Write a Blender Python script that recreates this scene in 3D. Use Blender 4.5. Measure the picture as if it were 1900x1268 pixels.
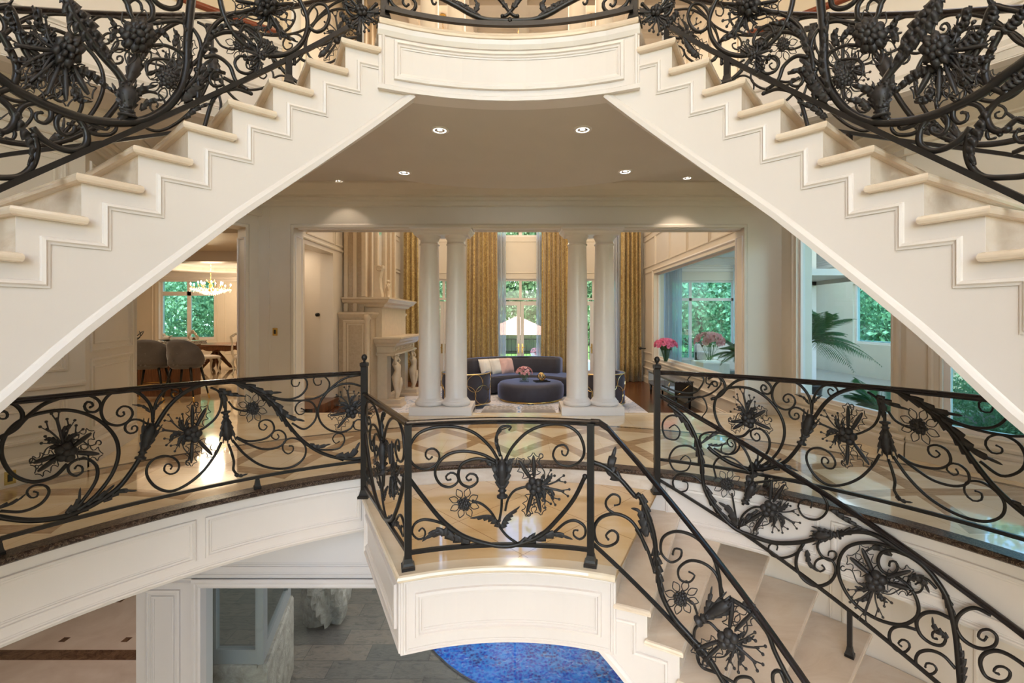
import bpy, math, random
from mathutils import Vector, Matrix
from mathutils.geometry import tessellate_polygon
S = bpy.context.scene
for o in list(bpy.data.objects): bpy.data.objects.remove(o)
COL = S.collection
rad = math.radians
# ---------------------------------------------------------------- camera, world, sun, exposure
FPX, VX, VY, EYE = 830.0, 970.0, 592.0, 1.5
cam = bpy.data.cameras.new('camera'); camo = bpy.data.objects.new('camera', cam); COL.objects.link(camo)
camo.location = (0, 0, EYE); camo.rotation_euler = (rad(90), 0, 0)
cam.sensor_width = 36; cam.lens = 36*FPX/1900
cam.shift_x = -20/1900; cam.shift_y = -42/1900
cam.clip_start = .05; cam.clip_end = 300
S.camera = camo
S.view_settings.view_transform = 'Standard'; S.view_settings.look = 'None'
S.view_settings.gamma = 1; S.view_settings.use_curve_mapping = False
S.view_settings.exposure = -0.06
W = bpy.data.worlds.new('world'); S.world = W; W.use_nodes = True
nt = W.node_tree; nt.nodes.clear()
wo = nt.nodes.new('ShaderNodeOutputWorld'); wb = nt.nodes.new('ShaderNodeBackground'); sky = nt.nodes.new('ShaderNodeTexSky')
sky.sky_type = 'NISHITA'; sky.sun_disc = False; sky.sun_elevation = rad(50); sky.sun_rotation = rad(200)
wb.inputs['Strength'].default_value = 1.2
nt.links.new(sky.outputs[0], wb.inputs[0]); nt.links.new(wb.outputs[0], wo.inputs[0])

def light(kind, name, loc, energy, color, size=.3, size_y=None, rot=(0,0,0), spot=None, blend=.5):
    l = bpy.data.lights.new(name, kind); l.energy = energy; l.color = color
    if kind == 'AREA':
        l.size = size
        if size_y: l.shape = 'RECTANGLE'; l.size_y = size_y
    elif kind == 'SUN': l.angle = size
    else: l.shadow_soft_size = size
    if spot: l.spot_size = rad(spot); l.spot_blend = blend
    o = bpy.data.objects.new(name, l); COL.objects.link(o); o.location = loc; o.rotation_euler = rot
    return o
WARM = (1, .80, .58); NEUT = (1, .93, .84); DAY = (.86, .93, 1)
light('SUN', 'sun', (0, -10, 30), 15, (1, .95, .85), .02, rot=(rad(38), 0, rad(-15)))
# unseen lamps added to brighten the hall, from behind the camera and above
light('AREA', 'front_fill_light', (0, -4.2, 4.6), 82, (1, .95, .90), 5, 3.6, rot=(rad(90), 0, 0))  # added area lamp standing in for daylight from behind the camera
light('POINT', 'hall_high_fill', (-.09, .9, 5.6), 130, WARM, .45)  # added lamp high in the void; no chandelier hangs here
light('POINT', 'hall_low_light', (-.09, -1.3, 2.3), 9, NEUT, .5)
light('AREA', 'upper_hall_fill', (0, 6.2, 7.9), 110, (1, .80, .52), 5, 2, rot=(0, 0, 0))  # this and the next two: lamps added under the ceiling, no coves
light('AREA', 'left_upper_fill', (-3.9, 3.4, 7.9), 26, (1, .84, .62), 1.5, 3, rot=(0, 0, 0))
light('AREA', 'right_upper_fill', (3.9, 3.4, 7.9), 34, (.93, .94, 1), 1.5, 3, rot=(0, 0, 0))
light('AREA', 'living_fill', (0, 10.6, 7.9), 330, (1, .84, .64), 5, 4, rot=(0, 0, 0))  # added overhead lamp in place of daylight from the garden doors
light('AREA', 'garden_room_fill', (7.2, 11.0, 3.35), 130, (.80, .90, 1), 3, 4, rot=(0, 0, 0))  # added bluish lamp in place of daylight; no fixture on this ceiling
# kitchen and dining room
light('POINT', 'dining_cove_light', (-9.3, 13.4, 2.95), 110, (1, .86, .64), .3)
light('AREA', 'kitchen_fill', (-6.8, 7.6, 3.08), 44, (1, .82, .58), 2, 2, rot=(0, 0, 0))  # fill lamp added to brighten the kitchen, no fixture
light('AREA', 'side_passage_fill', (-4.6, 8.1, 2.85), 14, (1, .86, .68), .8, .8, rot=(0, 0, 0))  # lamp added so the passage is not dark
# lower level: unseen lamps added to light its hall, pool room and void
light('AREA', 'lower_hall_fill', (-5.8, 6.2, -.62), 24, (1, .74, .62), 2.0, 2.0, rot=(0, 0, 0))
light('AREA', 'pool_room_light', (-1.0, 7.4, -.7), 140, (1, .96, .90), 4.0, 2.4, rot=(0, 0, 0))
light('POINT', 'lower_void_light', (-1.2, 1.6, -1.9), 7, (1, .95, .9), .4)

# ---------------------------------------------------------------- projection helpers (used to find real positions on real surfaces)
CX, CY = -.09, .98           # axis of the round stair hall
def sk(px, py): return (px-VX)/FPX, (VY-py)/FPX
def atY(px, py, Y):
    s, k = sk(px, py); return Vector((s*Y, Y, EYE+k*Y))
def atZ(px, py, z):
    s, k = sk(px, py); t = (z-EYE)/k; return Vector((s*t, t, z))
def atR(px, py, R):
    s, k = sk(px, py)
    a = s*s+1; b = -2*(CX*s+CY); c = CX*CX+CY*CY-R*R
    t = (-b+math.sqrt(max(0, b*b-4*a*c)))/(2*a)
    return Vector((s*t, t, EYE+k*t))
def pol(th, r, z=0.0):
    return Vector((CX+r*math.sin(rad(th)), CY+r*math.cos(rad(th)), z))
def polar(P):
    return math.degrees(math.atan2(P.x-CX, P.y-CY)), math.hypot(P.x-CX, P.y-CY)

# ---------------------------------------------------------------- mesh building
class MB:
    def __init__(s): s.v = []; s.f = []; s.sm = []
    def add(s, vs, fs, smooth=False):
        n = len(s.v); s.v += [tuple(p) for p in vs]
        for f in fs: s.f.append([n+i for i in f]); s.sm.append(smooth)
        return s
    def box(s, a, b, M=None):
        (x0, y0, z0), (x1, y1, z1) = a, b
        vs = [Vector(p) for p in ((x0,y0,z0),(x1,y0,z0),(x1,y1,z0),(x0,y1,z0),(x0,y0,z1),(x1,y0,z1),(x1,y1,z1),(x0,y1,z1))]
        if M is not None: vs = [M @ p for p in vs]
        return s.add(vs, [(0,3,2,1),(4,5,6,7),(0,1,5,4),(1,2,6,5),(2,3,7,6),(3,0,4,7)])
    def rbox(s, a, b, r=.02, M=None):
        (x0, y0, z0), (x1, y1, z1) = a, b
        return s.layers([(x0,y0),(x1,y0),(x1,y1),(x0,y1)], [(r,z0),(r*.3,z0+r*.3),(0,z0+r),(0,z1-r),(r*.3,z1-r*.3),(r,z1)], M)
    def layers(s, outline, lay, M=None, smooth=False):
        n = len(outline); vs = []
        for off, z in lay:
            for p in offset(outline, off): vs.append(Vector((p[0], p[1], z)))
        if M is not None: vs = [M @ p for p in vs]
        fs = []
        for k in range(len(lay)-1):
            for i in range(n):
                j = (i+1) % n; fs.append((k*n+i, k*n+j, (k+1)*n+j, (k+1)*n+i))
        s.add(vs, fs, smooth)
        m = len(s.v)-len(vs)
        tri = tessellate_polygon([[Vector((p[0], p[1], 0)) for p in outline]])
        for t in tri:
            s.f.append([m+i for i in t]); s.sm.append(False)
            s.f.append([m+(len(lay)-1)*n+i for i in reversed(t)]); s.sm.append(False)
        return s
    def lathe(s, prof, n=20, M=None, cap=True):
        vs = []; fs = []
        for r, z in prof:
            for i in range(n):
                a = 2*math.pi*i/n; vs.append(Vector((r*math.cos(a), r*math.sin(a), z)))
        if M is not None: vs = [M @ p for p in vs]
        for k in range(len(prof)-1):
            for i in range(n):
                j = (i+1) % n; fs.append((k*n+i, k*n+j, (k+1)*n+j, (k+1)*n+i))
        if cap: fs += [tuple(range(n))[::-1], tuple(range((len(prof)-1)*n, len(prof)*n))]
        return s.add(vs, fs, True)
    def ball(s, c, r, n=8, sc=(1,1,1), M=None):
        T = Matrix.Translation(c)
        if M is not None: T = T @ M
        T = T @ Matrix.Diagonal((r*sc[0], r*sc[1], r*sc[2], 1))
        return s.lathe([(max(.001, math.sin(math.pi*k/n)), -math.cos(math.pi*k/n)) for k in range(n+1)], n+2, T, cap=False)
    def tube(s, pts, r, n=6, closed=False, up=None, flat=1.0):
        pts = [Vector(p) for p in pts]; m = len(pts)
        if m < 2: return s
        rs = r if isinstance(r, (list, tuple)) else [r]*m
        vs = []; prev = None
        for i, p in enumerate(pts):
            if closed: d = pts[(i+1) % m]-pts[i-1]
            else: d = pts[min(i+1, m-1)]-pts[max(i-1, 0)]
            if d.length < 1e-9: d = Vector((0,0,1))
            d.normalize()
            if up is not None: ref = up[i] if isinstance(up, list) else up
            else: ref = prev if prev is not None else (Vector((0,0,1)) if abs(d.z) < .9 else Vector((1,0,0)))
            nrm = ref-d*ref.dot(d)
            if nrm.length < 1e-6: nrm = d.orthogonal()
            nrm.normalize(); prev = nrm; bi = d.cross(nrm)
            for k in range(n):
                a = 2*math.pi*(k+.5)/n
                vs.append(p+(nrm*math.cos(a)*flat+bi*math.sin(a))*rs[i])
        fs = []
        for i in range(m if closed else m-1):
            j = (i+1) % m
            for k in range(n):
                l = (k+1) % n; fs.append((i*n+k, i*n+l, j*n+l, j*n+k))
        if not closed: fs += [tuple(range(n))[::-1], tuple(range((m-1)*n, m*n))]
        return s.add(vs, fs, n > 4)
    def sweep(s, pts, prof, up=Vector((0,0,1)), closed=False):
        """profile (a = sideways to the right of travel, b = up) swept along pts with mitred corners"""
        pts = [Vector(p) for p in pts]; m = len(pts); n = len(prof); vs = []
        for i, p in enumerate(pts):
            d0 = (p-pts[i-1]) if (i or closed) else (pts[1]-p)
            d1 = (pts[(i+1) % m]-p) if (i < m-1 or closed) else d0
            d0 = d0.normalized(); d1 = d1.normalized()
            r0 = d0.cross(up).normalized(); r1 = d1.cross(up).normalized()
            r = (r0+r1); r.normalize(); c = max(.3, r.dot(r1))
            for a, b in prof: vs.append(p+r*(a/c)+up*b)
        fs = []
        for i in range(m if closed else m-1):
            j = (i+1) % m
            for k in range(n):
                l = (k+1) % n; fs.append((i*n+k, i*n+l, j*n+l, j*n+k))
        if not closed: fs += [tuple(range(n))[::-1], tuple(range((m-1)*n, m*n))]
        return s.add(vs, fs)
    def mold(s, mapf, pts, prof, closed=True, seg=.2):
        """moulding on a mapped surface mapf(u,v,h); prof = [(offset, height)...]"""
        P = [Vector((p[0], p[1])) for p in pts]; n = len(P); Q = []
        for i in range(n):
            a = P[i-1] if (closed or i) else None; b = P[i]; c = P[(i+1) % n] if (closed or i < n-1) else None
            d0 = (b-a).normalized() if a is not None else (c-b).normalized()
            d1 = (c-b).normalized() if c is not None else d0
            n0 = Vector((-d0.y, d0.x)); n1 = Vector((-d1.y, d1.x)); m_ = (n0+n1)
            m_ = m_.normalized() if m_.length > 1e-6 else n0
            Q.append((b, m_/max(.35, m_.dot(n1))))
        k = len(prof); vs = []; fs = []
        rng = range(n if closed else n-1)
        for i in rng:
            b0, m0 = Q[i]; b1, m1 = Q[(i+1) % n]
            st = max(1, int((b1-b0).length/seg)); base = len(vs)
            for t in range(st+1):
                f = t/st
                for off, h in prof:
                    q = (b0+m0*off).lerp(b1+m1*off, f); vs.append(mapf(q.x, q.y, h))
            for t in range(st):
                for j in range(k-1):
                    fs.append((base+t*k+j, base+t*k+j+1, base+(t+1)*k+j+1, base+(t+1)*k+j))
        return s.add(vs, fs)
    def build(s, name, mat, parent=None, label=None, kind=None, cat=None, group=None):
        me = bpy.data.meshes.new(name); me.from_pydata(s.v, [], s.f)
        me.polygons.foreach_set('use_smooth', s.sm)
        if mat: me.materials.append(mat)
        me.update(); o = bpy.data.objects.new(name, me); COL.objects.link(o)
        if parent is not None:
            o.parent = parent; o.matrix_parent_inverse = Matrix.Translation(parent.location).inverted() if parent.get('_w') else Matrix.Identity(4)
        if label: o['label'] = label
        if kind: o['kind'] = kind
        if cat: o['category'] = cat
        if group: o['group'] = group
        return o
def offset(poly, d):
    if abs(d) < 1e-9: return [tuple(p) for p in poly]
    n = len(poly); A = sum(poly[i-1][0]*poly[i][1]-poly[i][0]*poly[i-1][1] for i in range(n)); sg = 1 if A > 0 else -1
    out = []
    for i in range(n):
        a = Vector(poly[i-1]); b = Vector(poly[i]); c = Vector(poly[(i+1) % n])
        d0 = (b-a).normalized(); d1 = (c-b).normalized()
        n0 = Vector((-d0.y, d0.x))*sg; n1 = Vector((-d1.y, d1.x))*sg
        m = (n0+n1); m = m.normalized() if m.length > 1e-6 else n0
        out.append(tuple(b+m*(d/max(.4, m.dot(n1)))))
    return out
def arc(r, t0, t1, n, z=None):
    out = []
    for i in range(n+1):
        p = pol(t0+(t1-t0)*i/n, r, 0 if z is None else z)
        out.append((p.x, p.y) if z is None else p)
    return out
def thing(name, label, cat, loc=(0,0,0), group=None, rz=0, world=False):
    """an Empty at the base; world=True means its parts are written in world coordinates"""
    o = bpy.data.objects.new(name, None); COL.objects.link(o); o.location = loc; o.rotation_euler = (0, 0, rz)
    o.empty_display_size = .1
    o['label'] = label; o['category'] = cat
    if group: o['group'] = group
    if world: o['_w'] = 1
    return o
def clean():
    for o in bpy.data.objects:
        if '_w' in o.keys(): del o['_w']
def dup(root, loc, rz=None, label=None, group=None):
    r = root.copy(); COL.objects.link(r); r.location = loc
    if rz is not None: r.rotation_euler = (0, 0, rz)
    if label: r['label'] = label
    if group: r['group'] = group
    for ch in list(root.children):
        c = ch.copy(); COL.objects.link(c); c.parent = r
        for g in list(ch.children):
            d = g.copy(); COL.objects.link(d); d.parent = c
    return r
# ---------------------------------------------------------------- materials
class NB:
    def __init__(s, name):
        s.m = bpy.data.materials.new(name); s.m.use_nodes = True; s.t = s.m.node_tree
        s.b = s.t.nodes['Principled BSDF']; s.o = s.t.nodes['Material Output']
    def n(s, typ, **kw):
        x = s.t.nodes.new('ShaderNode'+typ)
        for k, v in kw.items():
            if k.startswith('i_'):
                key = k[2:]; key = int(key) if key.isdigit() else key.replace('_', ' ')
                s.put(x.inputs[key], v)
            else: setattr(x, k, v)
        return x
    def put(s, sock, v):
        if isinstance(v, bpy.types.NodeSocket): s.t.links.new(v, sock)
        elif isinstance(v, bpy.types.Node): s.t.links.new(v.outputs[0], sock)
        else: sock.default_value = v
    def ma(s, op, a, b=0.0, c=0.0):
        x = s.t.nodes.new('ShaderNodeMath'); x.operation = op
        for i, q in enumerate((a, b, c)): s.put(x.inputs[i], q)
        return x.outputs[0]
    def pos(s): return s.n('NewGeometry').outputs['Position']
    def gen(s): return s.n('TexCoord').outputs['Object']
    def noise(s, scale, detail=4, vec=None, rough=.55, dist=0):
        x = s.n('TexNoise'); x.inputs['Scale'].default_value = scale; x.inputs['Detail'].default_value = detail
        x.inputs['Roughness'].default_value = rough; x.inputs['Distortion'].default_value = dist
        s.put(x.inputs['Vector'], vec if vec is not None else s.pos()); return x.outputs['Fac']
    def ramp(s, fac, stops):
        x = s.n('ValToRGB'); e = x.color_ramp.elements
        while len(e) < len(stops): e.new(.5)
        for q, (p, c) in zip(e, stops): q.position = p; q.color = (*c, 1)
        s.put(x.inputs[0], fac); return x.outputs[0]
    def mix(s, fac, a, b):
        x = s.n('Mix', data_type='RGBA'); s.put(x.inputs[0], fac)
        s.put(x.inputs[6], (*a, 1) if isinstance(a, tuple) else a); s.put(x.inputs[7], (*b, 1) if isinstance(b, tuple) else b)
        return x.outputs[2]
    def bump(s, h, strength=.3, dist=.01):
        x = s.n('Bump'); x.inputs['Strength'].default_value = strength; x.inputs['Distance'].default_value = dist
        s.put(x.inputs['Height'], h); s.t.links.new(x.outputs[0], s.b.inputs['Normal'])
    def scale(s, vec, sc):
        x = s.n('Mapping'); s.put(x.inputs['Vector'], vec); x.inputs['Scale'].default_value = sc; return x.outputs[0]
    def done(s, color=None, rough=.5, metal=0, **kw):
        if color is not None: s.put(s.b.inputs['Base Color'], (*color, 1) if isinstance(color, tuple) else color)
        s.put(s.b.inputs['Roughness'], rough); s.b.inputs['Metallic'].default_value = metal
        for k, v in kw.items(): s.put(s.b.inputs[k.replace('_', ' ')], v)
        return s.m
def plain(name, color, rough=.5, metal=0, var=.04, sc=3, **kw):
    b = NB(name); f = b.noise(sc, 3)
    lo = tuple(max(0, c*(1-var)) for c in color); hi = tuple(min(1, c*(1+var)) for c in color)
    return b.done(b.mix(f, lo, hi), rough, metal, **kw)
M = {}
M['paint'] = plain('cream_paint', (.68, .59, .48), .38)
M['paint_white'] = plain('white_cream_paint', (.745, .665, .605), .35)
M['ceiling'] = plain('ceiling_paint', (.62, .55, .48), .8)
M['paint_cool'] = plain('lower_level_paint', (.60, .57, .56), .4)
M['iron'] = plain('black_wrought_iron', (.022, .019, .018), .36, .45, .3, 30)
M['iron_flower'] = plain('dull_wrought_iron', (.034, .030, .030), .5, .35, .4, 40)
M['rail'] = plain('black_handrail', (.022, .016, .016), .16, .3, .3, 8)
M['brass'] = plain('brass', (.75, .50, .16), .22, 1)
M['gold'] = plain('gold_metal', (.80, .58, .26), .25, 1)
M['steel'] = plain('chrome', (.8, .8, .8), .12, 1)
M['black'] = plain('black_lacquer', (.01, .01, .012), .08)
M['dark_metal'] = plain('dark_metal', (.03, .028, .026), .3, .6)
M['woodrail'] = plain('mahogany_rail', (.22, .05, .02), .25)
def marble(name, base, vein, dark, sc=2.2, rough=.12, vs=.5):
    b = NB(name); p = b.pos()
    f = b.noise(sc, 8, b.scale(p, (1, 2.2, 3)), .65, .8)
    g = b.noise(sc*5, 6, p, .7, .5)
    c = b.ramp(f, [(.2, dark), (.5, base), (.75, vein)])
    c = b.mix(b.ma('MULTIPLY', b.ma('GREATER_THAN', g, .62), vs*.35), c, dark)
    return b.done(c, rough, Coat_Weight=.3, Coat_Roughness=.04)
M['tread'] = marble('beige_marble', (.74, .60, .46), (.81, .70, .57), (.60, .45, .32), 1.6, .10, .3)
M['riser'] = marble('veined_beige_marble', (.76, .64, .52), (.83, .73, .63), (.62, .47, .35), 2.6, .16, .5)
M['threshold'] = marble('cream_threshold_marble', (.78, .64, .46), (.83, .71, .55), (.68, .53, .36), 1.2, .09, .2)
# dark emperador marble
b = NB('dark_brown_marble'); p = b.pos()
f = b.noise(6, 9, p, .7, 1.6); v = b.noise(14, 9, p, .75, 3)
c = b.ramp(f, [(.3, (.008, .005, .004)), (.55, (.035, .018, .012)), (.72, (.12, .065, .04))])
vv = b.ramp(v, [(.50, (0, 0, 0)), (.52, (.5, .5, .5)), (.54, (0, 0, 0))])
c = b.mix(b.ma('MULTIPLY', vv, 1.0), c, (.62, .45, .33)); M['emperador'] = b.done(c, .28, Specular_IOR_Level=.22)
# foyer floor: cream marble with tan interlaced bands round the hall
b = NB('inlaid_marble_floor'); p = b.pos(); sx = b.n('SeparateXYZ'); b.put(sx.inputs[0], p)
X = b.ma('SUBTRACT', sx.outputs[0], CX); Y = b.ma('SUBTRACT', sx.outputs[1], CY)
R = b.ma('SQRT', b.ma('ADD', b.ma('MULTIPLY', X, X), b.ma('MULTIPLY', Y, Y)))
T = b.ma('ARCTAN2', X, Y)
ph = b.ma('MULTIPLY', b.ma('PINGPONG', b.ma('ADD', T, 6.283), rad(11.25)), 1/rad(11.25))   # 0..1 triangle
r0, r1 = 3.98, 5.15
def near(a, w): return b.ma('LESS_THAN', b.ma('ABSOLUTE', a), w)
l1 = b.ma('SUBTRACT', R, b.ma('ADD', b.ma('MULTIPLY', ph, r1-r0), r0))
l2 = b.ma('SUBTRACT', R, b.ma('SUBTRACT', r1, b.ma('MULTIPLY', ph, r1-r0)))
ring1 = near(b.ma('SUBTRACT', R, 5.28), .10); ring3 = near(b.ma('SUBTRACT', R, 5.42), .035)
inb = b.ma('LESS_THAN', R, 5.3)
m = b.ma('MULTIPLY', b.ma('MAXIMUM', near(l1, .125), near(l2, .125)), inb)
m = b.ma('MAXIMUM', m, ring1)
cr = b.ramp(b.noise(1.4, 7, b.scale(p, (1, 3, 1)), .6, .5), [(.25, (.70, .52, .32)), (.55, (.80, .64, .43)), (.8, (.84, .71, .53))])
tn = b.ramp(b.noise(5, 9, b.scale(p, (1, 4, 1)), .75, .4), [(.3, (.30, .18, .095)), (.55, (.46, .30, .17)), (.75, (.58, .41, .26))])
c = b.mix(m, cr, tn); c = b.mix(ring3, c, (.07, .04, .025))
tl = b.n('TexBrick'); tl.offset = .5; b.put(tl.inputs['Vector'], p); tl.inputs['Scale'].default_value = 1
tl.inputs['Brick Width'].default_value = .62; tl.inputs['Row Height'].default_value = .62; tl.inputs['Mortar Size'].default_value = .002
tl.inputs['Color1'].default_value = tl.inputs['Color2'].default_value = (1, 1, 1, 1); tl.inputs['Mortar'].default_value = (.6, .5, .4, 1)
mm = b.n('Mix', data_type='RGBA', blend_type='MULTIPLY'); mm.inputs[0].default_value = .6; b.put(mm.inputs[6], c); b.put(mm.inputs[7], tl.outputs[0])
M['floor'] = b.done(mm.outputs[2], .07, Coat_Weight=.5, Coat_Roughness=.02)
b = NB('landing_marble_tiles'); p = b.pos(); mp = b.n('Mapping'); b.put(mp.inputs[0], p); mp.inputs['Rotation'].default_value = (0, 0, rad(45)); 
tl = b.n('TexBrick'); tl.offset = 0; b.put(tl.inputs['Vector'], mp.outputs[0]); tl.inputs['Scale'].default_value = 1
tl.inputs['Brick Width'].default_value = .75; tl.inputs['Row Height'].default_value = .75; tl.inputs['Mortar Size'].default_value = .003
tl.inputs['Color1'].default_value = tl.inputs['Color2'].default_value = (1, 1, 1, 1); tl.inputs['Mortar'].default_value = (.45, .33, .22, 1)
cr = b.ramp(b.noise(1.3, 7, b.scale(p, (1, 2.5, 1)), .6, .5), [(.25, (.66, .43, .21)), (.55, (.76, .54, .30)), (.8, (.82, .64, .41))])
mm = b.n('Mix', data_type='RGBA', blend_type='MULTIPLY'); mm.inputs[0].default_value = .8; b.put(mm.inputs[6], cr); b.put(mm.inputs[7], tl.outputs[0])
M['landing'] = b.done(mm.outputs[2], .05, Coat_Weight=.5, Coat_Roughness=.02)
# dark wood floor
b = NB('dark_wood_floor'); p = b.pos(); tl = b.n('TexBrick'); tl.offset = .37; b.put(tl.inputs['Vector'], p)
tl.inputs['Scale'].default_value = 1; tl.inputs['Brick Width'].default_value = 1.4; tl.inputs['Row Height'].default_value = .12; tl.inputs['Mortar Size'].default_value = .002
tl.inputs['Color1'].default_value = (.16, .055, .022, 1); tl.inputs['Color2'].default_value = (.10, .035, .015, 1); tl.inputs['Mortar'].default_value = (.02, .01, .006, 1)
f = b.noise(8, 6, b.scale(p, (.6, 6, 1)), .7); mm = b.n('Mix', data_type='RGBA', blend_type='MULTIPLY'); mm.inputs[0].default_value = .5
b.put(mm.inputs[6], tl.outputs[0]); b.put(mm.inputs[7], b.ramp(f, [(.3, (.5, .5, .5)), (.7, (1, 1, 1))])); M['wood_floor'] = b.done(mm.outputs[2], .22)
b = NB('walnut'); f = b.noise(5, 7, b.scale(b.pos(), (8, 8, .8)), .7, .6)
M['walnut'] = b.done(b.ramp(f, [(.3, (.09, .03, .012)), (.6, (.22, .085, .035)), (.8, (.32, .14, .06))]), .3)
# slate
b = NB('slate_tiles'); p = b.pos(); tl = b.n('TexBrick'); tl.offset = .5; b.put(tl.inputs['Vector'], p)
tl.inputs['Scale'].default_value = 1; tl.inputs['Brick Width'].default_value = .9; tl.inputs['Row Height'].default_value = .32; tl.inputs['Mortar Size'].default_value = .004; tl.inputs['Bias'].default_value = -.1
tl.inputs['Color1'].default_value = (.19, .155, .125, 1); tl.inputs['Color2'].default_value = (.085, .083, .078, 1); tl.inputs['Mortar'].default_value = (.03, .03, .03, 1)
f = b.noise(4, 9, b.scale(p, (1, 2.4, 1)), .78, 1.6); mm = b.n('Mix', data_type='RGBA', blend_type='MULTIPLY'); mm.inputs[0].default_value = 1
b.put(mm.inputs[6], tl.outputs[0]); b.put(mm.inputs[7], b.ramp(f, [(.35, (.30, .32, .34)), (.5, (.9, .9, .9)), (.62, (1, .98, .92)), (.7, (.5, .48, .45))])); b.bump(f, .8, .02)
M['slate'] = b.done(mm.outputs[2], .28)
b = NB('pink_cream_marble'); p = b.pos()
f = b.noise(1.3, 8, p, .6, .6)
c = b.ramp(f, [(.3, (.62, .52, .42)), (.6, (.76, .68, .58))])
sx = b.n('SeparateXYZ'); b.put(sx.inputs[0], p)
st = b.ma('LESS_THAN', b.ma('ABSOLUTE', b.ma('SUBTRACT', sx.outputs[1], 6.52)), .10)
dk = b.ramp(b.noise(9, 8, p, .75, 1.2), [(.35, (.07, .035, .02)), (.7, (.25, .15, .09))])
c = b.mix(st, c, dk)
def tri(sock, per, ph_): return b.ma('LESS_THAN', b.ma('PINGPONG', b.ma('ADD', sock, ph_), per/2), .05)
sq = b.ma('MULTIPLY', tri(sx.outputs[0], .95, 20.3), tri(sx.outputs[1], .95, 20.72))
c = b.mix(sq, c, dk); M['lower_floor'] = b.done(c, .12)
# pool
b = NB('pool_water'); p = b.pos(); f = b.noise(9, 6, p, .6, 1.5); vo = b.n('TexVoronoi'); vo.inputs['Scale'].default_value = 22; b.put(vo.inputs['Vector'], p); g = b.ma('MULTIPLY', b.ma('ADD', vo.outputs['Distance'], f), .8)
c = b.ramp(b.noise(1.6, 5, p, .6, 1), [(.3, (.0, .006, .10)), (.5, (.0, .03, .34)), (.7, (.003, .11, .55))])
c = b.mix(b.ramp(g, [(.62, (0, 0, 0)), (.95, (.7, .7, .7))]), c, (.01, .20, .62)); b.bump(b.ma('ADD', f, g), .5, .02)  # mosaic flecks and ripple highlights painted into the blue
M['pool'] = b.done(c, .06, IOR=1.33)
b = NB('gold_damask'); p = b.pos(); vo = b.n('TexVoronoi'); vo.feature = 'SMOOTH_F1'; b.put(vo.inputs['Vector'], b.scale(p, (9, 2, 7)))
g = b.noise(7, 5, b.scale(p, (1.6, 1, 1)), .7, 3.0)
c = b.ramp(g, [(.38, (.30, .18, .05)), (.5, (.42, .27, .08)), (.58, (.62, .45, .18))])
M['drape'] = b.done(c, .38, .1, Sheen_Weight=.4); 
def velvet(name, c, sh):
    b = NB(name); f = b.noise(3.5, 4, None, .5, 1); col = b.mix(f, tuple(x*.6 for x in c), tuple(x*1.5 for x in c))
    m = b.done(col, .75, Sheen_Weight=.8, Sheen_Roughness=.35); b.b.inputs['Sheen Tint'].default_value = (*sh, 1); return m
M['velvet'] = velvet('charcoal_velvet', (.040, .034, .042), (.35, .42, .75))
M['grey_velvet'] = velvet('grey_velvet', (.12, .105, .10), (.8, .75, .75))
M['pillow'] = velvet('ivory_fabric', (.70, .63, .56), (1, 1, 1)); M['pillow_pink'] = velvet('blush_fabric', (.62, .38, .34), (1, .9, .9))
b = NB('patterned_rug'); p = b.pos(); f = b.noise(1.8, 6, p, .6, 3.5)
lines = b.ramp(f, [(.47, (0, 0, 0)), (.495, (1, 1, 1)), (.52, (0, 0, 0))]); bl = b.ramp(b.noise(.8, 2, p), [(.48, (0, 0, 0)), (.6, (1, 1, 1))])
c = b.mix(b.ma('MULTIPLY', lines, .7), (.68, .64, .66), (.05, .10, .20)); c = b.mix(b.ma('MULTIPLY', bl, b.ramp(b.noise(5, 5, p, .6, 2), [(.5, (0, 0, 0)), (.56, (.8, .8, .8))])), c, (.10, .22, .42))
M['rug'] = b.done(c, .9)
b = NB('travertine'); p = b.pos(); f = b.noise(22, 8, p, .75); g = b.noise(4, 5, p)
c = b.mix(g, b.ramp(f, [(.3, (.28, .19, .11)), (.6, (.46, .34, .22))]), (.50, .38, .26)); b.bump(f, .35, .01); M['stone'] = b.done(c, .5)
M['stone_pale'] = plain('carved_limestone', (.60, .47, .33), .35, 0, .12, 12)
b = NB('boulder'); f = b.noise(5, 9, b.gen(), .7, .5); b.bump(f, .9, .05); M['boulder'] = b.done(b.ramp(f, [(.3, (.20, .18, .15)), (.6, (.42, .39, .34))]), .8)
def glass(name, tint, refl=.08, rough=0.0, dirt=0):
    b = NB(name); tr = b.n('BsdfTransparent'); tr.inputs[0].default_value = (*tint, 1); gl = b.n('BsdfGlossy'); gl.inputs['Roughness'].default_value = rough
    lw = b.n('LayerWeight'); lw.inputs['Blend'].default_value = .5
    fc = b.ma('ADD', b.ma('MULTIPLY', b.ma('POWER', lw.outputs['Facing'], 3.0), refl*1.6), .02)
    mx = b.n('MixShader'); b.put(mx.inputs[0], fc); b.t.links.new(tr.outputs[0], mx.inputs[1]); b.t.links.new(gl.outputs[0], mx.inputs[2])
    b.t.links.new(mx.outputs[0], b.o.inputs[0]); return b.m
M['glass'] = glass('clear_glass', (.95, .98, .97)); M['glass_teal'] = glass('tinted_glass', (.70, .92, .95), .10)
M['glass_int'] = glass('interior_glass', (.84, .94, .96), .10); M['glass_low'] = glass('lower_glass', (.93, .96, .97), .10)
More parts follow.
